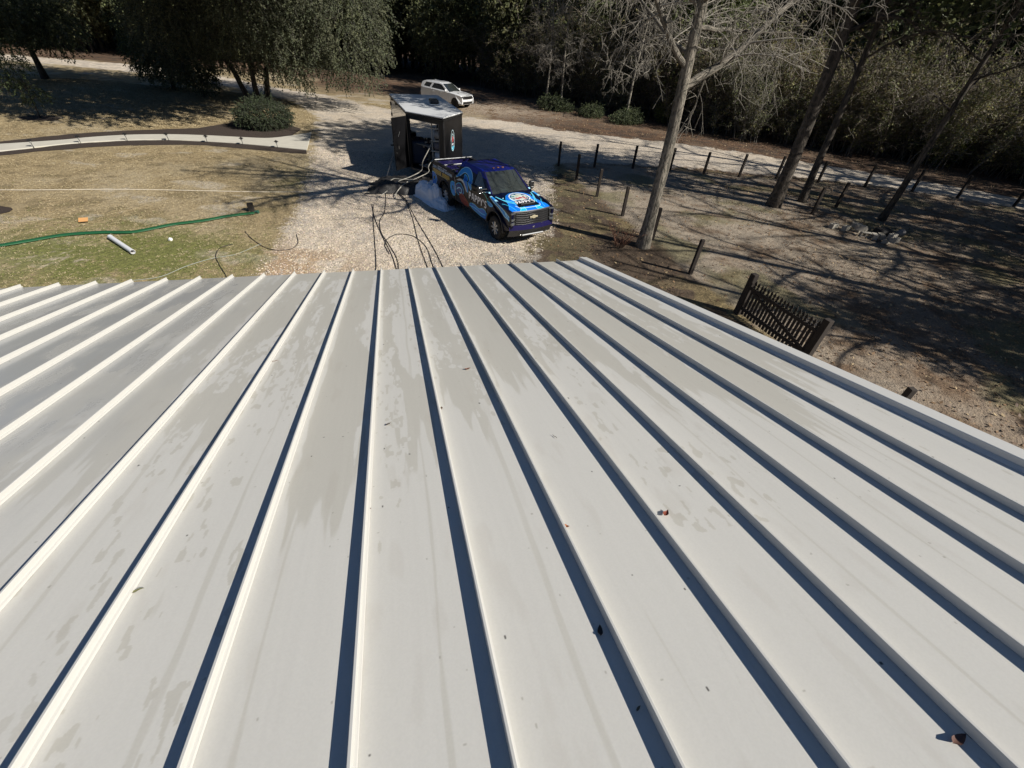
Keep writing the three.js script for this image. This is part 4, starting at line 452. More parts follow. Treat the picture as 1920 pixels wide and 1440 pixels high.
  const hoodMap = canvasTex(720, 620, (c, W, H) => {
    c.fillStyle = NAVY; c.fillRect(0, 0, W, H); blob(c, [[40, 660], [10, 520], [90, 400], [120, 240], [230, 90], [490, 90], [600, 240], [630, 400], [710, 520], [680, 660]], '#1478e6', '#2a9bf0', 8);
    for (const m of [1, -1]) { const q = (l) => l.map(([x, y]) => [W / 2 + m * (x - 360), y]); blob(c, q([[20, 620], [150, 610], [215, 520], [170, 420], [120, 330], [60, 180], [40, 60], [80, 190], [150, 330], [215, 430], [275, 540], [260, 625]]), '#20b4e6', '#8feaff', 7); wave(c, q([[190, 250], [200, 350], [260, 420], [300, 460]]), 13, '#7fe3ff'); wave(c, q([[20, 320], [90, 430], [110, 560]]), 9, '#49c7ee'); wave(c, q([[40, 100], [100, 230], [150, 300]]), 7, '#49c7ee'); c.fillStyle = '#bff2ff'; for (const [x, y] of q([[312, 480], [205, 395], [120, 180]])) { c.beginPath(); c.arc(x, y, 11, 0, 7); c.fill(); } }
    c.save(); c.translate(W / 2, 250); c.scale(1, 0.92); c.fillStyle = '#e9eef0'; c.beginPath(); c.arc(0, 0, 168, 0, 7); c.fill(); c.fillStyle = '#2a5f8c'; c.beginPath(); c.arc(0, 0, 146, 0, 7); c.fill(); c.restore();
    blob(c, [[220, 240], [280, 140], [400, 140], [490, 200], [500, 290], [420, 350], [260, 340]], '#d5dcd4', null); for (const [x, y, r, q] of [[270, 200, 26, '#3b7f78'], [450, 190, 24, '#2c3f6a'], [300, 280, 34, '#c8585c'], [360, 265, 30, '#b93f48'], [430, 300, 28, '#c8585c'], [250, 270, 16, '#1d2436'], [480, 250, 16, '#5a9a8e'], [330, 150, 18, '#2f6f8a'], [400, 320, 20, '#e3d9c9']]) blob(c, [[x - r, y], [x - r * 0.4, y - r], [x + r, y - r * 0.5], [x + r * 1.2, y + r * 0.6], [x, y + r]], q, null); blob(c, [[300, 190], [360, 170], [400, 200], [340, 225]], '#e6dcae', null); blob(c, [[400, 240], [440, 230], [450, 275], [405, 280]], '#8a1d22', null); wave(c, [[235, 210], [290, 170], [330, 215], [400, 175], [470, 205]], 9, '#7ab6a8'); wave(c, [[430, 310], [470, 280], [500, 300]], 12, '#2c1c40');
    c.fillStyle = '#0a0a12'; c.beginPath(); c.moveTo(200, 350); c.lineTo(520, 350); c.lineTo(548, 520); c.lineTo(172, 520); c.closePath(); c.fill(); c.font = 'bold 104px sans-serif'; c.fillStyle = '#f4f4f6'; c.textAlign = 'center'; c.textBaseline = 'middle'; c.save(); c.translate(W / 2, 398); c.scale(330 / c.measureText("PAPPY'S").width, 1); c.fillText("PAPPY'S", 0, 0); c.restore(); wave(c, [[150, 470], [170, 530], [240, 545], [480, 545], [550, 530], [570, 470]], 9, '#cfe6f2');
  });
  const hm = part(t, 'hood', hood, wrap(hoodMap)); hm.material.side = THREE.DoubleSide;
  part(hm, 'hood_scoop', [bx(0.10, 0.05, 0.62, 0.56, hy(0.56, 0) + 0.012, 0, 0.02)], blackPl);
  const cowl = gridGeo(12, 2, (u, v) => { const z = (u - 0.5) * 1.6; const x = lerp(-0.53 + 0.10 * (1 - (z / 0.8) ** 2), -0.66, v); return [x, 1.405 + 0.02 * v, z]; }); part(t, 'cowl', cowl, mat(0.015, 0.015, 0.017, 0.7, { side: THREE.DoubleSide }));
  // cab: pillar frames with window openings, glass, roof
  const frame = [[-0.50, 1.40], [-1.40, 1.965], [-1.55, 2.0], [-2.86, 2.0], [-3.02, 1.94], [-3.17, 1.46], [-3.17, 1.40]], w1 = [[-0.86, 1.475], [-1.50, 1.90], [-1.74, 1.915], [-1.74, 1.475]], w2 = [[-1.90, 1.475], [-1.90, 1.915], [-2.78, 1.905], [-2.95, 1.475]];
  const shear = (v, s) => { v.z -= s * (0.42 * (v.y - 1.42) + 0.03 * (v.y - 1.42) ** 2); };
  for (const s of [1, -1]) {
    const g = ext(shapeOf(frame, [w1, w2]), 0.07, 0.012, 2); g.translate(0, 0, s > 0 ? 0.86 : -0.93); bend(g, (v) => shear(v, s)); const p = g.attributes.position, uv = g.attributes.uv; for (let i = 0; i < p.count; i++) uv.setXY(i, (p.getX(i) - SIDE.x0) / (SIDE.x1 - SIDE.x0), (p.getY(i) - SIDE.y0) / (SIDE.y1 - SIDE.y0)); part(t, 'cab_frame', g, s > 0 ? sideMat : sideMatL);
    const pane = (w) => { const q = ext(shapeOf(w), 0.012, 0); q.translate(0, 0, s > 0 ? 0.90 : -0.912); bend(q, (v) => shear(v, s)); const pp = q.attributes.position, u2 = q.attributes.uv; for (let i = 0; i < pp.count; i++) u2.setXY(i, (pp.getX(i) - SIDE.x0) / (SIDE.x1 - SIDE.x0), (pp.getY(i) - SIDE.y0) / (SIDE.y1 - SIDE.y0)); return q; };
    part(t, 'side_window', pane(w1), privacy); part(t, 'rear_side_window', pane(w2), s > 0 ? sideMat : sideMatL, 'rear side window covered with the blue wave print');
  }
  const roofG = gridGeo(16, 20, (u, v) => { const k = (u - 0.5) * 2, z = k * lerp(0.70, 0.68, v), x = lerp(-1.36 + 0.10 * (1 - k * k), -2.99, v); return [x, 1.985 + 0.055 * (1 - k * k) * Math.sin(Math.PI * clamp(v * 0.94 + 0.06)) ** 0.5 - 0.03 * Math.max(0, 0.12 - v) / 0.12 - 0.04 * Math.max(0, v - 0.9) / 0.1 + 0.012 * sm(0.08, 0.03, Math.abs(Math.abs(k) - 0.45)), z]; });
  const roofMap = canvasTex(256, 256, (c) => { c.fillStyle = '#161a68'; c.fillRect(0, 0, 256, 256); for (let i = 0; i < 9; i++) wave(c, [[10 + i * 30, 0], [24 + i * 28, 90], [6 + i * 30, 170], [20 + i * 29, 256]], 6, i % 2 ? '#1c1c7c' : '#0f0e40'); });
  const rm = part(t, 'roof', roofG, wrap(roofMap)); rm.material.side = THREE.DoubleSide; part(rm, 'roof_lamp', [0, 0.2, -0.2].map((z) => bx(0.06, 0.02, 0.09, -1.5, 2.04 - z * z * 0.1, z, 0.008)), mat(0.3, 0.12, 0.02, 0.3));
  const ws = gridGeo(16, 8, (u, v) => { const k = (u - 0.5) * 2, hw = lerp(0.80, 0.655, v), z = k * hw, x = lerp(-0.56, -1.37, v) + 0.11 * (1 - k * k); return [x, lerp(1.425, 1.965, v) + 0.02 * (1 - k * k), z]; }); part(t, 'windshield', ws, tinted);
  const rw = gridGeo(8, 3, (u, v) => { const k = (u - 0.5) * 2; return [lerp(-3.16, -3.03, v), lerp(1.48, 1.95, v), k * lerp(0.82, 0.66, v)]; }); part(t, 'rear_window', rw, privacy);
  for (const s of [1, -1]) part(t, 'pillar', [bar([-0.53, 1.41, s * 0.815], [-1.39, 1.975, s * 0.665], 0.036)], paint);
  part(t, 'wiper', [bar([-0.50, 1.455, 0.1], [-0.72, 1.56, 0.62], 0.008, 5), bar([-0.50, 1.455, -0.55], [-0.62, 1.53, -0.02], 0.008, 5)], blackPl);
  const trim = mat(0.035, 0.035, 0.037, 0.8), seatM = mat(0.03, 0.03, 0.032, 0.8);
  part(t, 'dashboard', [bx(0.42, 0.24, 1.5, -0.92, 1.30, 0, 0.06), new THREE.TorusGeometry(0.19, 0.018, 8, 24).rotateY(Math.PI / 2 - 0.4).translate(-1.25, 1.36, -0.42)], trim);
  part(t, 'paper', bx(0.16, 0.006, 0.28, -0.86, 1.426, 0.12, 0), mat(0.7, 0.72, 0.7, 0.7)); 
  for (const [x, z] of [[-1.75, 0.42], [-1.75, -0.42], [-2.75, 0.42], [-2.75, -0.42]]) part(t, 'seat', [bx(0.55, 0.16, 0.56, x, 1.02, z, 0.06), bx(0.16, 0.72, 0.54, x - 0.30, 1.36, z, 0.06, 0, 0, 0.16), bx(0.12, 0.18, 0.28, x - 0.38, 1.76, z, 0.05)], seatM);
  // front end
  const curve = (z) => -0.13 * (z / 0.95) ** 2;
  const band = (y0, y1, x0, x1, hw, n = 18, tilt = 0) => gridGeo(n, 3, (u, v) => { const z = (u - 0.5) * 2 * hw; return [lerp(x0, x1, v) + curve(z), lerp(y0, y1, v) + tilt * z * z, z]; });
  const ds = (m) => { m.side = THREE.DoubleSide; return m; };
  const gp = part(t, 'grille', band(0.76, 1.215, 0.99, 0.955, 0.72), ds(mat(0.008, 0.008, 0.009, 0.5)));
  for (let k = 0; k < 6; k++) { const y = 0.80 + k * 0.075, pts = []; for (let i = 0; i <= 24; i++) { const z = (i / 24 - 0.5) * 1.38; pts.push([1.005 - (y - 0.76) * 0.07 + curve(z), y + 0.012 * Math.cos(z * 9), z]); } part(gp, 'grille_bar', tube(pts, 0.011, 40, 6), mat(0.035, 0.035, 0.038, 0.35, { metalness: 0.5 })); }
  const bow = ext(shapeOf([[-0.16, -0.028], [-0.055, -0.028], [-0.055, -0.056], [0.075, -0.056], [0.063, -0.028], [0.17, -0.028], [0.16, 0.028], [0.055, 0.028], [0.055, 0.056], [-0.075, 0.056], [-0.063, 0.028], [-0.17, 0.028]]), 0.03, 0.006, 1); bow.rotateY(Math.PI / 2).translate(1.0, 1.03, 0); part(gp, 'emblem', bow, mat(0.82, 0.74, 0.52, 0.3, { metalness: 0.6 }));
  part(t, 'upper_trim', band(1.213, 1.245, 0.965, 0.945, 0.80), ds(blackPl));
  for (const s of [1, -1]) {
    part(t, 'headlight', [bx(0.10, 0.045, 0.22, 0.90, 1.19, s * 0.83, 0.015, s * 0.28), bx(0.12, 0.10, 0.17, 0.91, 0.98, s * 0.845, 0.03, s * 0.3), bx(0.12, 0.11, 0.17, 0.92, 0.845, s * 0.845, 0.03, s * 0.3)], mat(0.16, 0.17, 0.18, 0.08, { phys: true, clearcoat: 1, metalness: 0.5 }));
    part(t, 'headlight_surround', bx(0.10, 0.46, 0.21, 0.885, 1.0, s * 0.842, 0.03, s * 0.3), blackPl);
  }
  const bump = (y0, y1, x0, x1) => band(y0, y1, x0, x1, 0.97);
  part(t, 'front_bumper', [band(0.62, 0.74, 1.06, 1.045, 0.95), band(0.738, 0.775, 1.045, 0.98, 0.95)], ds(purple));
  part(t, 'lower_bumper', [band(0.36, 0.62, 0.93, 1.06, 0.94)], ds(blackPl));
  part(t, 'skid_bar', [bar([1.03, 0.43, -0.46], [1.03, 0.43, 0.46], 0.035)], alu); part(t, 'tow_hook', [bx(0.08, 0.05, 0.06, 1.06, 0.47, 0.56, 0.015), bx(0.08, 0.05, 0.06, 1.06, 0.47, -0.56, 0.015)], chrome);
  part(t, 'bumper_badge', bx(0.012, 0.05, 0.08, 1.058, 0.68, 0, 0.004), chrome);
  // bed
  for (const s of [1, -1]) part(t, 'bed_rail', [bx(2.02, 0.03, 0.13, -4.25, 1.505, s * 0.885, 0.012), bx(2.0, 0.5, 0.03, -4.25, 1.22, s * 0.80, 0.005)], blackPl);
  part(t, 'bed_front', bx(0.05, 0.55, 1.7, -3.29, 1.22, 0, 0.01), blackPl); part(t, 'tailgate', bx(0.07, 0.62, 1.74, -5.27, 1.18, 0, 0.02), paint); part(t, 'rear_bumper', bx(0.16, 0.18, 1.85, -5.38, 0.66, 0, 0.03), blackPl);
  part(t, 'bed_crossbar', [bar([-5.18, 1.55, -0.9], [-5.18, 1.55, 0.9], 0.03), bar([-4.25, 1.55, -0.9], [-4.25, 1.55, 0.9], 0.028), bar([-3.5, 1.55, -0.9], [-3.5, 1.55, 0.9], 0.028)], alu);
  part(t, 'bed_cargo', [bx(0.7, 0.3, 0.6, -3.75, 1.05, 0.3, 0.03), bx(0.5, 0.24, 0.5, -4.6, 1.02, -0.35, 0.03), cy(0.14, 0.14, 0.34, -4.5, 1.08, 0.4, 18), bx(1.2, 0.05, 0.2, -4.3, 1.3, -0.1, 0.01)], mat(0.03, 0.032, 0.034, 0.6)); part(t, 'cargo_cap', [0.5, 0.25, 0, -0.25].map((z) => cy(0.045, 0.045, 0.05, -3.42, 1.34, z, 12)), mat(0.5, 0.5, 0.48, 0.5));
  // mirrors and wheels
  for (const s of [1, -1]) { const m = part(t, 'mirror', [bx(0.12, 0.30, 0.20, -0.86, 1.50, s * 1.15, 0.04), bar([-0.80, 1.44, s * 0.88], [-0.84, 1.44, s * 1.08], 0.022), bar([-0.80, 1.54, s * 0.86], [-0.84, 1.54, s * 1.08], 0.018)], blackPl); part(m, 'mirror_trim', [bx(0.02, 0.05, 0.13, -0.795, 1.60, s * 1.15, 0.008), bx(0.02, 0.04, 0.13, -0.795, 1.42, s * 1.15, 0.008)], chrome); }
  const rim = mat(0.62, 0.62, 0.61, 0.3, { metalness: 0.7 }); for (const s of [1, -1]) for (const x of [0, -4.04]) wheel(t, x, 0.415, s * 0.86, 0.415, 0.28, rim, 8, s);
}

// ---------------------------------------------------------------- the black enclosed trailer
{
  const t = thing('enclosed_trailer', 'black V-nosed trailer with white roof and open side door behind the truck', 'trailer', [-6.84, 0, -28.05], -rad(67));
  const gloss = mat(0.012, 0.012, 0.013, 0.16, { phys: true, clearcoat: 1, clearcoatRoughness: 0.04 }), satin = mat(0.013, 0.013, 0.014, 0.45), inner = mat(0.045, 0.046, 0.048, 0.8), frameM = mat(0.10, 0.095, 0.09, 0.5), roofM = new THREE.MeshStandardMaterial({ map: dataTex(256, 256, (i, j) => { const k = 0.9 + 0.12 * fbm(i * 0.03, j * 0.05, 3); return [0.70 * k, 0.71 * k, 0.72 * k]; }), roughness: 0.32 });
  const hw = 1.33, len = 5.5, nose = 7.35, Y0 = 0.5, Y1 = 2.78, plan = (o) => [[-o, hw + o], [len + o * 0.3, hw + o], [nose + o * 1.4, 0], [len + o * 0.3, -hw - o], [-o, -hw - o]];
  const slab = (pts, h, y, b = 0.01) => { const g = ext(shapeOf(pts.map(([x, z]) => [x, -z])), h, b, 1); return g.rotateX(-Math.PI / 2).translate(0, y, 0); };
  const rg = slab(plan(0.03), 0.06, Y1 + 0.012, 0.02); { const p = rg.attributes.position; for (let i = 0; i < p.count; i++) { const z = p.getZ(i); p.setY(i, p.getY(i) + 0.035 * (1 - (z / 1.36) ** 2)); rg.attributes.uv.setXY(i, p.getX(i) / 3, z / 3); } }
  const roof = part(t, 'roof', rg, roofM); part(t, 'roof_trim', slab(plan(0.02), 0.07, Y1 - 0.06, 0.008), satin);
  part(roof, 'roof_vent', [bx(0.52, 0.05, 0.52, 3.75, Y1 + 0.12, -0.35, 0.02)], mat(0.75, 0.75, 0.74, 0.5)); part(roof, 'vent_cover', bend(bx(0.46, 0.20, 0.44, 3.75, Y1 + 0.24, -0.35, 0.07), (v) => { if (v.y > Y1 + 0.24) v.x -= 0.05; }), mat(0.02, 0.02, 0.022, 0.22));
  part(t, 'floor', slab(plan(-0.05), 0.08, Y0 - 0.085, 0), satin);
  const wallAt = (a, b, y0, y1, th = 0.045) => { const L = Math.hypot(b[0] - a[0], b[1] - a[1]), g = bx(L, y1 - y0, th, L / 2, (y0 + y1) / 2, 0, 0.004); return g.rotateY(-Math.atan2(b[1] - a[1], b[0] - a[0])).translate(a[0], 0, a[1]); };
  const A = [0, hw - 0.03], B = [len, hw - 0.03], N = [nose - 0.05, 0], C = [len, -hw + 0.03], D = [0, -hw + 0.03], on = (p, q, s) => [lerp(p[0], q[0], s), lerp(p[1], q[1], s)];
  for (let k = 0; k < 4; k++) part(t, 'side_panel', wallAt(on(A, B, k / 4 + 0.001), on(A, B, (k + 1) / 4 - 0.001), Y0, Y1 - 0.07), gloss);
  for (let k = 0; k < 4; k++) part(t, 'side_panel', wallAt(on(D, C, k / 4 + 0.001), on(D, C, (k + 1) / 4 - 0.001), Y0, Y1 - 0.07), gloss);
  part(t, 'lining', [wallAt([0.05, hw - 0.09], [len, hw - 0.09], Y0 + 0.02, Y1 - 0.09, 0.02), wallAt([0.05, -hw + 0.09], [len, -hw + 0.09], Y0 + 0.02, Y1 - 0.09, 0.02), wallAt(on(C, N, 0.03), on(C, N, 0.95), Y0 + 0.02, Y1 - 0.09, 0.02).translate(-0.05, 0, 0.06)], inner);
  part(t, 'nose_panel', wallAt(on(C, N, 0.01), on(C, N, 0.985), Y0, Y1 - 0.07), mat(0.007, 0.007, 0.008, 0.3, { phys: true, specularIntensity: 0.5 }));
  // open doorway in the left face of the nose
  part(t, 'door_frame', [wallAt(on(B, N, 0.0), on(B, N, 0.07), Y0, Y1 - 0.07, 0.06), wallAt(on(B, N, 0.90), on(B, N, 0.995), Y0, Y1 - 0.07, 0.06), wallAt(on(B, N, 0.072), on(B, N, 0.898), Y1 - 0.19, Y1 - 0.07, 0.055)], satin);
  part(t, 'door_trim', [wallAt(on(B, N, 0.875), on(B, N, 0.898), Y0, Y1 - 0.192, 0.075), wallAt(on(B, N, 0.074), on(B, N, 0.874), Y1 - 0.22, Y1 - 0.193, 0.075)], frameM);
  part(t, 'corner_post', [wallAt([len - 0.02, hw], [len + 0.05, hw - 0.01], Y0, Y1 - 0.072, 0.05), cy(0.05, 0.05, Y1 - Y0 - 0.08, nose - 0.05, (Y0 + Y1) / 2 - 0.03, 0, 12)], satin);
  const dr = part(t, 'side_door', [wallAt([len + 0.06, hw + 0.05], [len + 0.70, hw + 0.76], Y0 + 0.02, Y1 - 0.12, 0.05)], mat(0.008, 0.008, 0.009, 0.32, { phys: true, specularIntensity: 0.35 }));
  part(dr, 'door_latch', [bx(0.05, 0.12, 0.03, len + 0.5, 1.45, hw + 0.52, 0.01), bx(0.04, 0.08, 0.03, len + 0.62, 1.25, hw + 0.65, 0.01)], frameM);
  part(t, 'sill', wallAt(on(B, N, 0.07), on(B, N, 0.9), Y0 - 0.08, Y0 - 0.003, 0.09), frameM);
  // rear frame, open at the back
  part(t, 'rear_frame', [bx(0.07, Y1 - Y0 - 0.08, 0.12, -0.04, (Y0 + Y1) / 2 - 0.03, hw - 0.06, 0.005), bx(0.07, Y1 - Y0 - 0.08, 0.12, -0.04, (Y0 + Y1) / 2 - 0.03, -hw + 0.06, 0.005), bx(0.07, 0.18, 2 * hw - 0.26, -0.04, Y1 - 0.17, 0, 0.005)], satin);
  const hingeL = []; for (const y of [0.8, 1.35, 1.9, 2.4]) hingeL.push(bx(0.05, 0.16, 0.04, 0.06, y, hw + 0.015, 0.008)); part(t, 'hinge', hingeL, frameM);
  part(t, 'marker_lamp', [0.8, 2.3].map((x) => bx(0.34, 0.07, 0.05, x, Y1 - 0.10, hw + 0.02, 0.01)), mat(0.02, 0.02, 0.02, 0.4));
  // emblem on the right face of the nose
  const emb = canvasTex(256, 512, (c, W, H) => { c.fillStyle = '#0b0b0d'; c.fillRect(0, 0, W, H); c.strokeStyle = '#b9d4dc'; c.lineWidth = 14; c.beginPath(); c.ellipse(128, 256, 104, 236, 0, 0, 7); c.stroke(); blob(c, [[70, 380], [60, 460], [128, 488], [196, 450], [200, 370], [128, 400]], '#2f9fc4', '#9adcf0', 6); blob(c, [[90, 190], [80, 270], [128, 300], [186, 270], [180, 180], [128, 160]], '#8f2a30', '#d8a8a8', 6); wave(c, [[60, 230], [80, 140], [128, 90], [176, 140], [196, 230]], 12, '#c9dfe4'); blob(c, [[86, 300], [80, 360], [140, 372], [186, 340], [180, 310], [130, 320]], '#cfd0d8', '#4a4a70', 6); wave(c, [[100, 130], [128, 110], [160, 132]], 10, '#3c6c7a'); blob(c, [[80, 420], [110, 410], [120, 450], [90, 455]], '#c8f2fa', null); });
  const eg = new THREE.CircleGeometry(0.5, 36); eg.scale(0.62, 1.0, 1); { const eu = eg.attributes.uv; } eg.rotateY(Math.atan2(1.85, -1.33) + Math.PI * 0); const em = new THREE.Group();
  { const g = new THREE.CircleGeometry(0.5, 40); g.scale(0.50, 0.92, 1); const nx = 1.33, nz = -1.85, a = Math.atan2(nx, nz); g.rotateY(a); const q = on(C, N, 0.56), l = Math.hypot(nx, nz); g.translate(q[0] + nx / l * 0.027, 1.84, q[1] + nz / l * 0.027); part(t, 'emblem', g, new THREE.MeshStandardMaterial({ map: emb, roughness: 0.35 })); }
  // running gear
  for (const s of [1, -1]) for (const x of [1.6, 2.5]) wheel(t, x, 0.36, s * 1.12, 0.36, 0.22, mat(0.1, 0.1, 0.1, 0.4, { metalness: 0.6 }), 6, s);
  for (const s of [1, -1]) part(t, 'fender', bend(bx(2.1, 0.05, 0.26, 2.05, 0.80, s * (hw + 0.10), 0.02), (v) => { v.y -= 0.12 * Math.max(0, Math.abs(v.x - 2.05) - 0.6) ** 1 * 1.2; }), satin);
  part(t, 'chassis', [bx(5.6, 0.14, 0.12, 2.8, 0.36, 0.6, 0.01), bx(5.6, 0.14, 0.12, 2.8, 0.36, -0.6, 0.01), bar([5.4, 0.40, 0.7], [8.6, 0.42, 0.03], 0.05), bar([5.4, 0.40, -0.7], [8.6, 0.42, -0.03], 0.05), bx(0.3, 0.12, 0.12, 8.65, 0.48, 0, 0.03), cy(0.04, 0.04, 0.8, 7.95, 0.5, 0, 10)], satin);
  part(t, 'step', bx(0.3, 0.04, 0.22, 0.35, 0.42, hw + 0.16, 0.01), satin);
  // what stands inside
  const rack = part(t, 'hose_rack', [bar([6.35, Y0, 0.34], [6.35, 2.5, 0.34], 0.025), bar([6.72, Y0, -0.28], [6.72, 2.5, -0.28], 0.025), ...[0.95, 1.38, 1.82, 2.32].map((y) => bx(0.78, 0.05, 0.14, 6.56, y, 0.06, 0.008, rad(58)))], mat(0.55, 0.52, 0.46, 0.5));
  const reelY = [1.17, 1.6, 2.06], reelM = [mat(0.75, 0.8, 0.85, 0.6), mat(0.26, 0.25, 0.28, 0.7), mat(0.5, 0.5, 0.48, 0.7)];
  reelY.forEach((y, i) => { const g = [cy(0.15, 0.15, 0.42, 0, 0, 0, 22, 'x'), cy(0.19, 0.19, 0.02, 0.22, 0, 0, 22, 'x'), cy(0.19, 0.19, 0.02, -0.22, 0, 0, 22, 'x')]; for (let k = 0; k < 7; k++) g.push(new THREE.TorusGeometry(0.155, 0.022, 6, 22).rotateY(Math.PI / 2).translate(-0.18 + k * 0.06, 0, 0)); part(t, 'hose_reel', merge(g).rotateY(rad(58)).translate(6.5, y, -0.0), reelM[i]); });
  const R = rng(601), dk = mat(0.016, 0.016, 0.018, 0.6);
  part(t, 'tank', [new RoundedBoxGeometry(1.1, 1.05, 0.8, 3, 0.14).translate(4.7, 1.06, 0.75), cy(0.14, 0.14, 0.06, 4.7, 1.62, 0.75, 16)], mat(0.045, 0.06, 0.10, 0.5));
  part(t, 'pump_set', [bx(0.7, 0.45, 0.6, 5.7, 0.85, -0.2, 0.06), cy(0.2, 0.2, 0.5, 5.6, 1.2, -0.3, 18, 'x'), bx(0.35, 0.3, 0.35, 5.9, 1.28, 0.1, 0.05), ...[...Array(10)].map(() => cy(0.05 + 0.05 * R(), 0.05 + 0.05 * R(), 0.1 + 0.2 * R(), 5.2 + R(), 1.0 + 0.6 * R(), -0.6 + R(), 10, R() < 0.5 ? 'x' : 'y')), bx(1.3, 1.0, 0.5, 3.0, 1.02, -0.85, 0.04), bx(0.6, 0.9, 0.5, 1.6, 0.98, 0.8, 0.05), bx(0.9, 0.8, 0.7, 5.0, 0.92, -0.75, 0.05), bx(0.5, 0.75, 0.5, 6.1, 0.9, 0.05, 0.05), cy(0.22, 0.22, 0.6, 6.0, 1.5, -0.15, 20), bx(0.4, 0.35, 0.3, 5.4, 1.55, 0.35, 0.05), cy(0.3, 0.3, 0.9, 2.3, 0.97, 0.7, 20)], dk);
  part(t, 'shelf', [bx(1.0, 0.04, 0.3, 5.6, 1.48, 0.55, 0.006, rad(30)), bx(0.6, 0.04, 0.2, 6.0, 0.66, 0.7, 0.006, rad(30))], mat(0.36, 0.34, 0.31, 0.6));
  part(t, 'fitting', [...Array(14)].map(() => { const r = 0.03 + 0.03 * R(); return cy(r, r * 0.8, 0.06 + 0.08 * R(), 5.3 + 1.0 * R(), 0.75 + 1.05 * R(), 0.15 + 0.5 * R(), 10, R() < 0.5 ? 'z' : 'y'); }), mat(0.42, 0.40, 0.36, 0.4, { metalness: 0.5 }));
}

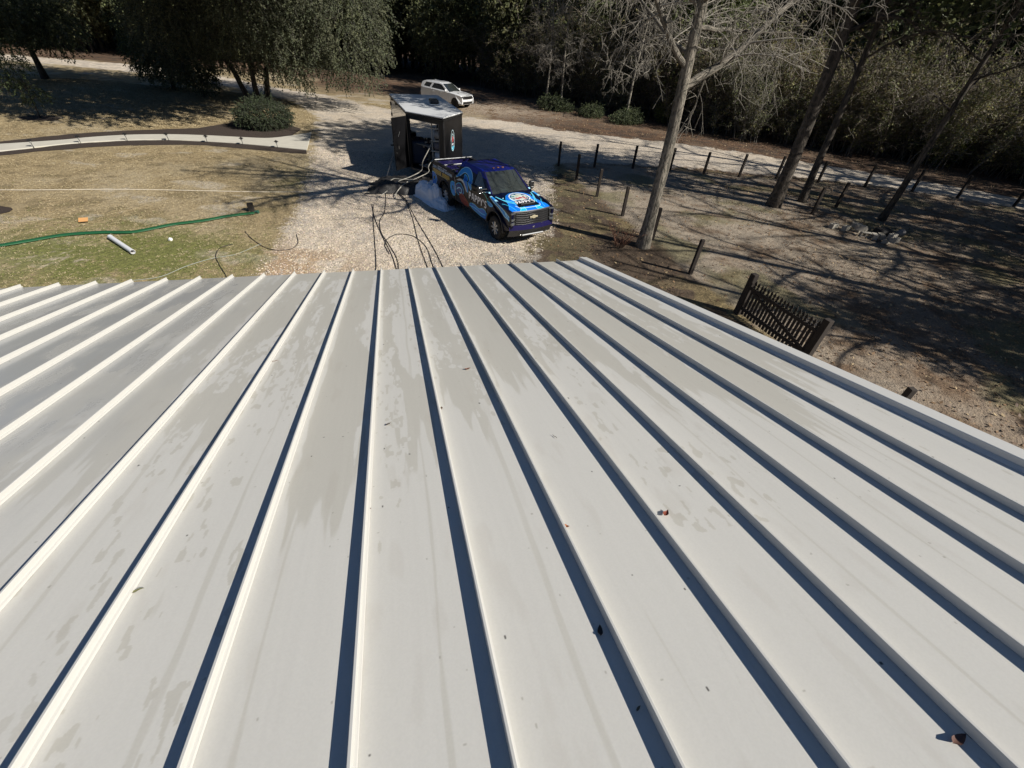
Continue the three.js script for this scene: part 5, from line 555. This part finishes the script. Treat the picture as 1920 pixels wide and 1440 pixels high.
// ---------------------------------------------------------------- the white car
{
  const t = thing('white_car', 'white sport utility car with dark windows, parked under the trees behind the trailer', 'car', [-6.975, 0, -46.586], -rad(30));
  const white = mat(0.72, 0.73, 0.74, 0.3, { phys: true, clearcoat: 1, clearcoatRoughness: 0.06 }), dk = mat(0.012, 0.012, 0.013, 0.35);
  const arch = (cx, r) => { const a = []; for (let i = 0; i <= 14; i++) { const q = Math.PI * i / 14; a.push([cx + Math.cos(q) * r, Math.max(0.34, 0.38 + Math.sin(q) * r)]); } return a; };
  const P = { fender: [[0.80, 0.36], [0.84, 0.62], [0.80, 0.92], [0.62, 1.0], [0.1, 1.07], [-0.72, 1.14], [-0.74, 0.34], ...arch(0, 0.44).reverse()], front_door: [[-0.755, 0.34], [-0.735, 1.14], [-1.78, 1.19], [-1.80, 0.34]], rear_door: [[-1.815, 0.34], [-1.795, 1.19], [-2.72, 1.24], [-2.6, 0.85], [-2.52, 0.34]], quarter_panel: [[-2.535, 0.34], [-2.615, 0.85], [-2.735, 1.24], [-4.02, 1.27], [-4.12, 0.95], [-4.10, 0.42], [-3.6, 0.36], ...arch(-3.04, 0.45)] };
  P.fender = [[0.80, 0.36], [0.84, 0.62], [0.80, 0.92], [0.62, 1.0], [0.1, 1.07], [-0.72, 1.14], [-0.74, 0.34], ...arch(0, 0.44).reverse()];
  for (const s of [1, -1]) for (const [n, pts] of Object.entries(P)) { const g = ext(shapeOf(pts), 0.10, 0.02, 2); g.translate(0, 0, s > 0 ? 0.865 : -0.965); bend(g, (v) => { v.z -= s * (0.06 * Math.max(0, (v.y - 0.9) / 0.35) ** 2 + (v.x > 0.2 ? 0.14 * ((v.x - 0.2) / 0.64) ** 2 : 0) + (v.x < -3.6 ? 0.06 * ((-3.6 - v.x) / 0.5) ** 2 : 0)); }); const m = part(t, n, g, white); if (/door/.test(n)) part(m, 'handle', bx(0.17, 0.03, 0.03, n === 'front_door' ? -1.62 : -2.5, 1.06, s * 0.96, 0.01), white); }
  part(t, 'chassis', [bx(4.6, 0.28, 1.3, -1.7, 0.42, 0, 0.04), bx(2.4, 0.5, 1.66, -1.6, 0.7, 0, 0.04), bx(1.0, 0.5, 1.0, 0, 0.7, 0, 0.04)], blackPl);
  const hood = gridGeo(18, 12, (u, v) => { const k = (u - 0.5) * 2, z = k * 0.84, x = lerp(0.84 - 0.16 * k * k, -0.78 + 0.10 * (1 - k * k), v); return [x, 0.985 + 0.16 * Math.pow(v, 0.75) + 0.03 * (1 - k * k) - 0.045 * Math.max(0, Math.abs(k) - 0.8) / 0.2 + 0.018 * sm(0.5, 0.35, Math.abs(k)), z]; }); const hm = part(t, 'hood', hood, mat(0.72, 0.73, 0.74, 0.3, { phys: true, clearcoat: 1, clearcoatRoughness: 0.06, side: THREE.DoubleSide })); part(hm, 'hood_vent', [bx(0.16, 0.02, 0.18, 0.0, 1.115, 0.36, 0.006), bx(0.16, 0.02, 0.18, 0.0, 1.115, -0.36, 0.006)], dk);
  const frame = [[-0.66, 1.13], [-1.56, 1.665], [-1.75, 1.70], [-3.75, 1.73], [-4.0, 1.62], [-4.1, 1.30], [-4.02, 1.24], [-2.2, 1.20]], w1 = [[-0.98, 1.205], [-1.66, 1.60], [-1.9, 1.635], [-2.58, 1.64], [-2.86, 1.285], [-1.8, 1.24]], w2 = [[-3.04, 1.30], [-2.80, 1.64], [-3.55, 1.645], [-3.78, 1.34]];
  const shear = (v, s) => { v.z -= s * 0.38 * (v.y - 1.14); };
  for (const s of [1, -1]) { const g = ext(shapeOf(frame, [w1, w2]), 0.06, 0.012, 2); g.translate(0, 0, s > 0 ? 0.85 : -0.91); bend(g, (v) => shear(v, s)); part(t, 'body_frame', g, white); for (const w of [w1, w2]) { const q = ext(shapeOf(w), 0.012, 0); q.translate(0, 0, s > 0 ? 0.88 : -0.892); bend(q, (v) => shear(v, s)); part(t, 'side_window', q, privacy); } part(t, 'roof_rail', bar([-1.9, 1.735, s * 0.60], [-3.6, 1.765, s * 0.60], 0.02), white); part(t, 'mirror', [bx(0.1, 0.15, 0.2, -0.98, 1.26, s * 1.0, 0.04)], white); part(t, 'tail_lamp', bx(0.08, 0.12, 0.5, -4.1, 1.06, s * 0.55, 0.02), mat(0.2, 0.01, 0.01, 0.2)); part(t, 'headlight', [bx(0.16, 0.13, 0.34, 0.70, 0.88, s * 0.70, 0.04, s * 0.45)], dk); part(t, 'headlight_lens', [bx(0.04, 0.07, 0.14, 0.775, 0.885, s * 0.68, 0.02, s * 0.45)], mat(0.6, 0.62, 0.65, 0.1, { phys: true, clearcoat: 1 })); }
  const dsw = mat(0.72, 0.73, 0.74, 0.3, { phys: true, clearcoat: 1, clearcoatRoughness: 0.06, side: THREE.DoubleSide });
  part(t, 'roof', gridGeo(12, 16, (u, v) => { const k = (u - 0.5) * 2; return [lerp(-1.54 + 0.08 * (1 - k * k), -3.98, v), 1.675 + 0.07 * Math.sqrt(Math.max(0, 1 - k * k)) * sm(0, 0.12, v + 0.03) + 0.05 * Math.sin(v * 2.6) - 0.05 * sm(0.85, 1, v), k * 0.672]; }), dsw);
  part(t, 'windshield', gridGeo(12, 6, (u, v) => { const k = (u - 0.5) * 2; return [lerp(-0.74, -1.55, v) + 0.10 * (1 - k * k), lerp(1.15, 1.675, v) + 0.015, k * lerp(0.80, 0.655, v)]; }), mat(0.02, 0.024, 0.024, 0.04, { phys: true, clearcoat: 1, side: THREE.DoubleSide }));
  part(t, 'tailgate', bx(0.1, 0.85, 1.6, -4.05, 0.85, 0, 0.05), white); part(t, 'rear_window', bx(0.04, 0.36, 1.3, -4.08, 1.46, 0, 0.01, 0, 0, -0.25), privacy);
  const curve = (z) => -0.16 * (z / 0.85) ** 2, band = (y0, y1, x0, x1, hw) => gridGeo(16, 3, (u, v) => { const z = (u - 0.5) * 2 * hw; return [lerp(x0, x1, v) + curve(z), lerp(y0, y1, v), z]; });
  part(t, 'front_bumper', [band(0.34, 0.60, 0.84, 0.90, 0.86), band(0.598, 0.75, 0.90, 0.88, 0.86), band(0.965, 0.995, 0.85, 0.83, 0.84)], dsw); part(t, 'grille', [band(0.735, 0.975, 0.905, 0.885, 0.66)], mat(0.01, 0.01, 0.011, 0.4, { side: THREE.DoubleSide })); part(t, 'lower_grille', [band(0.37, 0.55, 0.872, 0.916, 0.66)], mat(0.01, 0.01, 0.011, 0.5, { side: THREE.DoubleSide })); part(t, 'plate', bx(0.012, 0.10, 0.30, 0.918, 0.655, 0, 0.004), mat(0.8, 0.8, 0.8, 0.5));
  for (const s of [1, -1]) { for (const x of [0, -3.04]) { wheel(t, x, 0.38, s * 0.83, 0.38, 0.25, mat(0.03, 0.03, 0.032, 0.35, { metalness: 0.6 }), 5, s); } }
}

// ---------------------------------------------------------------- things lying about
const P3 = (pts, y) => pts.map(([x, z]) => [x, y, z]);
{
  const hoseM = mat(0.018, 0.017, 0.018, 0.6), whiteHose = mat(0.34, 0.325, 0.285, 0.7);
  const hoses = [[[[-4.3, -10.9], [-4.58, -12.2], [-5.23, -14.22], [-5.81, -15.94], [-6.47, -18.07]], 'black hose at the far left of the bundle, running straight to the roof edge'], [[[-3.5, -11.2], [-3.89, -12.14], [-4.36, -13.26], [-5.22, -14.98], [-5.92, -16.5], [-6.53, -18.05]], 'second black hose from the left, curving to the roof edge'], [[[-3.7, -11.2], [-3.9, -12.33], [-4.16, -13.09], [-4.69, -14.1], [-5.24, -15.08], [-5.66, -16.27], [-5.75, -17.2], [-6.1, -18.6], [-6.4, -19.7]], 'third black hose from the left, bowing out before the roof edge'], [[[-2.5, -11.3], [-2.99, -12.51], [-3.52, -13.88], [-4, -15.26], [-4.42, -16.57], [-4.85, -17.73], [-5.4, -19.01], [-6.08, -20]], 'black hose from the mat, left of the pair beside the white plastic sheeting'], [[[-2.4, -11.5], [-2.88, -12.73], [-3.39, -14.14], [-3.81, -14.78], [-4.18, -15.11], [-4.67, -15.1], [-4.88, -14.65], [-4.83, -14.07], [-4.5, -13.4]], 'black hose making a round loop on the gravel'], [[[-2.1, -11.6], [-2.58, -12.79], [-3.07, -13.98], [-3.69, -15.33], [-4.28, -16.6], [-4.86, -17.94], [-5.45, -19.23], [-5.93, -19.88]], 'black hose from the mat, farthest right of the bundle']];
  for (const [pts, lab] of hoses) solo('hose', tube(P3(pts, 0.02), 0.0135, 90, 7), hoseM, lab, 'hose');
  // pale hoses from the reels over the sill and down over the mat
  const W = (x, y, z) => { const a = rad(157), fx = Math.sin(a), fz = -Math.cos(a); return [-6.84 + fx * x - fz * z, y, -28.05 + fz * x + fx * z]; };
  solo('hose', tube([W(6.55, 2.0, 0.28), W(6.75, 1.6, 0.55), W(6.85, 1.0, 0.95), [-5.15, 0.62, -21.6], [-5.55, 0.46, -20.9], [-6.0, 0.36, -20.3], [-6.35, 0.10, -19.6], [-6.55, 0.03, -18.9]], 0.02, 80, 7), whiteHose, 'pale hose hanging from the upper reel in the trailer down over the black mat', 'hose');
  solo('hose', tube([W(6.6, 1.2, 0.3), W(6.9, 0.8, 0.7), [-4.75, 0.66, -21.4], [-5.15, 0.5, -20.7], [-5.6, 0.38, -20.1], [-5.85, 0.12, -19.4], [-5.75, 0.03, -18.9]], 0.02, 80, 7), whiteHose, 'pale hose from the lower reel lying over the right end of the black mat', 'hose');
  solo('hose', tube([[-5.3, 0.44, -20.6], [-5.9, 0.37, -20.7], [-6.3, 0.35, -20.75], [-6.6, 0.12, -20.2], [-6.7, 0.03, -19.5]], 0.02, 50, 7), whiteHose, 'short pale hose laid across the left end of the black mat', 'hose');
  solo('extension_pole', [bar([-6.95, 0.02, -21.6], W(6.0, 2.1, 1.75), 0.014), bar([-6.97, 0.0, -21.55], [-6.94, 0.14, -21.66], 0.022)], alu, 'thin silver pole leaning on the open trailer door', 'pole');
  const thin = mat(0.02, 0.02, 0.02, 0.6);
  solo('hose', tube(P3([[-9.8, -14.2], [-9.37, -13.74], [-8.45, -13.02], [-8.05, -12.93], [-7.69, -13.09], [-7.66, -13.55], [-8.05, -14.34]], 0.02), 0.011, 70, 6), thin, 'thin black cable curled where grass meets gravel', 'cable');
  solo('hose', tube(P3([[-8.2, -10.4], [-8.55, -10.89], [-9.24, -11.67], [-9.63, -12.18], [-9.81, -12.77], [-9.6, -13.1]], 0.02), 0.010, 60, 6), thin, 'thin black cable bowed on the grass next to the roof edge', 'cable');
  solo('hose', tube(P3([[-10.9, -10.2], [-10.28, -10.57], [-10.01, -11.33], [-9.6, -11.99], [-9.14, -12.36], [-8.78, -13.31]], 0.015), 0.010, 60, 6), mat(0.26, 0.28, 0.25, 0.7), 'thin grey hose lying in the green grass', 'hose');
  solo('rope', tube(P3([[-24, -15.3], [-20.35, -16.12], [-18.71, -16.6], [-17.03, -17.16], [-15.19, -17.62], [-13.22, -18.03], [-10.78, -18.58], [-8.3, -19.37], [-6.94, -19.59]], 0.02), 0.016, 120, 6), mat(0.58, 0.52, 0.42, 0.8), 'straight cream coloured line stretched across the lawn to the drive', 'rope');
  const gh = tube([[-17.5, 0, -10.2], [-15.85, 0, -11.57], [-15.37, 0, -12.09], [-14.85, 0, -12.66], [-13.98, 0, -13.09], [-13.1, 0, -13.33], [-12.79, 0, -13.65], [-12.35, 0, -14.22], [-11.65, 0, -14.76], [-11.05, 0, -15.42], [-10.37, 0, -15.94]], 0.105, 140, 10); bend(gh, (v) => { const n = fbm(v.x * 3, v.z * 3, 3); v.y = v.y * 0.34 + 0.034 + 0.02 * n; v.x += 0.06 * (n - 0.5); });
  solo('flat_hose', gh, mat(0.012, 0.085, 0.032, 0.5), 'wide green lay-flat hose curving over the lawn', 'hose');
  solo('hose_end', [cy(0.05, 0.05, 0.14, -10.3, 0.06, -16.0, 14, 'x'), cy(0.065, 0.065, 0.04, -10.26, 0.066, -16.0, 14, 'x')], mat(0.03, 0.10, 0.07, 0.4), 'dark green coupling lying at the end of the wide green hose', 'coupling');
  solo('wood_block', bx(0.2, 0.3, 0.18, -10.62, 0.15, -16.2, 0.02, 0.4), mat(0.022, 0.018, 0.016, 0.8), 'small black block standing beside the end of the green hose', 'block');
  { const g = new THREE.LatheGeometry([[0.062, 0], [0.070, 0], [0.070, 1.62], [0.078, 1.62], [0.078, 1.68], [0.062, 1.68], [0.062, 0]].map((p) => new THREE.Vector2(...p)), 24); g.rotateZ(Math.PI / 2); const m = solo('plastic_pipe', g, mat(0.72, 0.73, 0.75, 0.4, { side: THREE.DoubleSide }), 'short white plastic pipe lying on the green grass', 'pipe', [-11.95, 0.08, -11.82], -Math.atan2(0.9, 1.4) ); m.rotation.y = -0.571; }
  solo('paper_scrap', bend(bx(0.26, 0.006, 0.2, 0, 0.08, 0, 0, 0.5, 0.45), (v) => { v.y += 0.05 * Math.abs(v.x) + 0.02 * Math.sin(v.z * 20); }), mat(0.55, 0.29, 0.11, 0.7), 'orange scrap of card lying on the lawn', 'scrap', [-15.17, 0.01, -13.85]);
  solo('paper_scrap', bend(new THREE.IcosahedronGeometry(0.06, 2), (v) => { const k = 0.75 + 0.5 * vn(v.x * 40 + 5, v.y * 40 + v.z * 30); v.multiplyScalar(k); }), mat(0.75, 0.75, 0.74, 0.8), 'small crumpled white scrap on the grass right of the pipe', 'scrap', [-11.61, 0.04, -13.01]);
  // path lights along the walkway
  const proto = new THREE.Group(); part(proto, 'stake', bar([0, 0, 0], [0, 0.26, 0], 0.014), blackPl); part(proto, 'lamp_lens', cy(0.055, 0.045, 0.10, 0, 0.30, 0, 14), mat(0.25, 0.25, 0.24, 0.3)); part(proto, 'lamp_cap', [new THREE.ConeGeometry(0.12, 0.07, 18).translate(0, 0.385, 0), cy(0.12, 0.11, 0.015, 0, 0.348, 0, 18)], mat(0.02, 0.019, 0.018, 0.4));
  const ord = ['leftmost small black path light', 'second small black path light from the left', 'third small black path light from the left', 'middle small black path light of seven', 'third small black path light from the right end', 'second small black path light from the right end', 'rightmost small black path light, nearest the gravel'];
  [[-24.47, -22.02], [-23.37, -23.48], [-21.92, -24.76], [-20.19, -25.55], [-18.19, -25.78], [-16.29, -25.99], [-14.30, -25.93]].forEach(([x, z], i) => { const o = proto.clone(); o.name = numbered('path_light'); o.position.set(x, 0, z); o.rotation.set(0.08 * Math.sin(i * 3), i, 0.08 * Math.cos(i * 5)); scene.add(o); tag(o, ord[i] + ' along the concrete walkway', 'path light', 'path lights along the walkway'); });
}
{ // crumpled sheets
  const crumple = (L, Wd, Hh, seed, sharp, turn, prof) => gridGeo(110, 80, (u, v) => { const x = (u - 0.5) * L, z = (v - 0.5) * Wd, ed = 1 - Math.max(Math.abs(u - 0.5), Math.abs(v - 0.5)) * 2, out = 0.9 + 0.35 * (fbm(u * 4 + seed, v * 4, 3) - 0.5), rid = (f, s) => 1 - Math.abs(2 * fbm(u * f + s, v * f * Wd / L - s, 4) - 1), h = prof(u, v) * (0.55 + 0.45 * fbm(u * 3 + seed * 2, v * 3, 3)) + sharp * (rid(4.5, seed) - 0.75) + sharp * 0.7 * (rid(10, seed + 4) - 0.75) + sharp * 0.3 * (rid(20, seed + 9) - 0.75); const zt = seed === 3 ? lerp(1.12, 0.5, u) : 1; const y = Math.max(0.012 + 0.02 * fbm(u * 30, v * 30, 2), Hh * h * sm(0, 0.22, ed) + 0.02), X = x * out, Z = z * out * zt; return [X * Math.cos(turn) + Z * Math.sin(turn), y, -X * Math.sin(turn) + Z * Math.cos(turn)]; });
  const dome = (u, v) => 1.15 * Math.max(0, 1 - ((u - 0.34) / 0.36) ** 2 - ((v - 0.5) / 0.44) ** 2) ** 0.45 + 0.5 * Math.max(0, 1 - ((u - 0.72) / 0.26) ** 2 - ((v - 0.5) / 0.34) ** 2) ** 0.45;
  const flip = (g) => { g.setIndex([...g.index.array].reverse()); g.computeVertexNormals(); return g; };
  solo('plastic_sheeting', flip(crumple(3.5, 1.7, 0.62, 3, 0.26, -1.02, dome)), mat(0.88, 0.89, 0.92, 0.4, { side: THREE.DoubleSide }), 'heap of crumpled white plastic sheeting beside the rear wheel of the truck', 'plastic sheet', [-4.12, 0, -19.35]);
  solo('black_mat', flip(crumple(3.9, 2.4, 0.5, 8, 0.3, -0.95 + 1.57 - 0.45, (u, v) => 0.75 * sm(0, 0.2, u) * sm(1, 0.85, u))), mat(0.022, 0.021, 0.021, 0.6, { side: THREE.DoubleSide }), 'black tarpaulin folded on the gravel below the trailer door, hoses over it', 'tarpaulin', [-5.55, 0, -20.75]);
}
{ // concrete blocks by the leaning trunk
  const block = ext(shapeOf([[-0.2, 0], [0.2, 0], [0.2, 0.2], [-0.2, 0.2]], [[[-0.165, 0.035], [-0.02, 0.035], [-0.02, 0.165], [-0.165, 0.165]], [[0.02, 0.035], [0.165, 0.035], [0.165, 0.165], [0.02, 0.165]]]), 0.2, 0.006, 1); block.translate(0, 0, -0.1);
  const cm = new THREE.MeshStandardMaterial({ map: dataTex(128, 128, (i, j) => { const k = 0.8 + 0.25 * fbm(i * 0.1, j * 0.1, 3) + 0.15 * hash2(i, j); return [0.38 * k, 0.35 * k, 0.30 * k]; }), roughness: 0.95 });
  const flatRot = -Math.PI / 2, L = [[14.1, 0.10, -20.2, 0.5, 1], [14.55, 0.10, -20.0, 0.6, 1], [15.35, 0.10, -20.55, -0.4, 1], [15.05, 0.10, -19.35, -0.2, 0], [14.85, 0.30, -19.55, -0.2, 1], [15.35, 0.10, -19.2, 1.3, 0], [15.6, 0.13, -19.15, 1.4, 1], [15.75, 0.30, -18.75, 0.55, 1], [15.62, 0.10, -18.72, 0.6, 1], [15.6, 0.28, -18.35, 0.5, 1], [15.2, 0.1, -19.9, 0.2, 1]];
  const labs = ['grey concrete block farthest left of the block pile', 'concrete block lying just right of the leftmost block in the pile', 'dark shaded concrete block at the back of the pile', 'concrete block with its holes facing the house, middle of the pile', 'concrete block lying on top of the holed block in the middle', 'tilted concrete block in the centre of the pile', 'pale concrete block set on edge in the centre of the pile', 'sunlit flat concrete block, upper of the two at the right of the pile', 'concrete block under the upper sunlit block', 'sunlit flat concrete block nearest the house', 'concrete block half hidden behind the centre of the pile'];
  L.forEach(([x, y, z, a, f], i) => { const m = solo('concrete_block', block, cm, labs[i], 'concrete block', [x, y, z], a, 'concrete blocks in a loose pile'); if (f) { m.rotation.set(flatRot, 0, a, 'YXZ'); m.rotation.set(flatRot, a, 0, 'YXZ'); m.position.y = y; m.translateY(-0.1); m.translateZ(0); } else m.position.y = y - 0.1; });
  const b = new THREE.LatheGeometry([[0, 0], [0.13, 0], [0.16, 0.34], [0.17, 0.36], [0.155, 0.36], [0.12, 0.02], [0, 0.02]].map((p) => new THREE.Vector2(...p)), 22); const bm = solo('bucket', b, mat(0.20, 0.19, 0.18, 0.6, { side: THREE.DoubleSide }), 'dull grey bucket tipped over to the right of the block pile', 'bucket', [16.55, 0.15, -19.6], 0.3); bm.rotation.set(0, 0.4, -1.5, 'YXZ');
  const R = rng(701), dark = bend(bx(0.62, 0.3, 0.5, 0, 0.15, 0, 0.1), (v) => { const k = 0.85 + 0.3 * vn(v.x * 8 + 3, v.z * 8 + v.y * 5); v.x *= k; v.z *= k; }); solo('rubble_sack', dark, mat(0.018, 0.017, 0.017, 0.8), 'black sagging sack between the pile of blocks and the bucket', 'sack', [16.05, 0, -19.75], 0.2);
}
renderer.render(scene, camera);
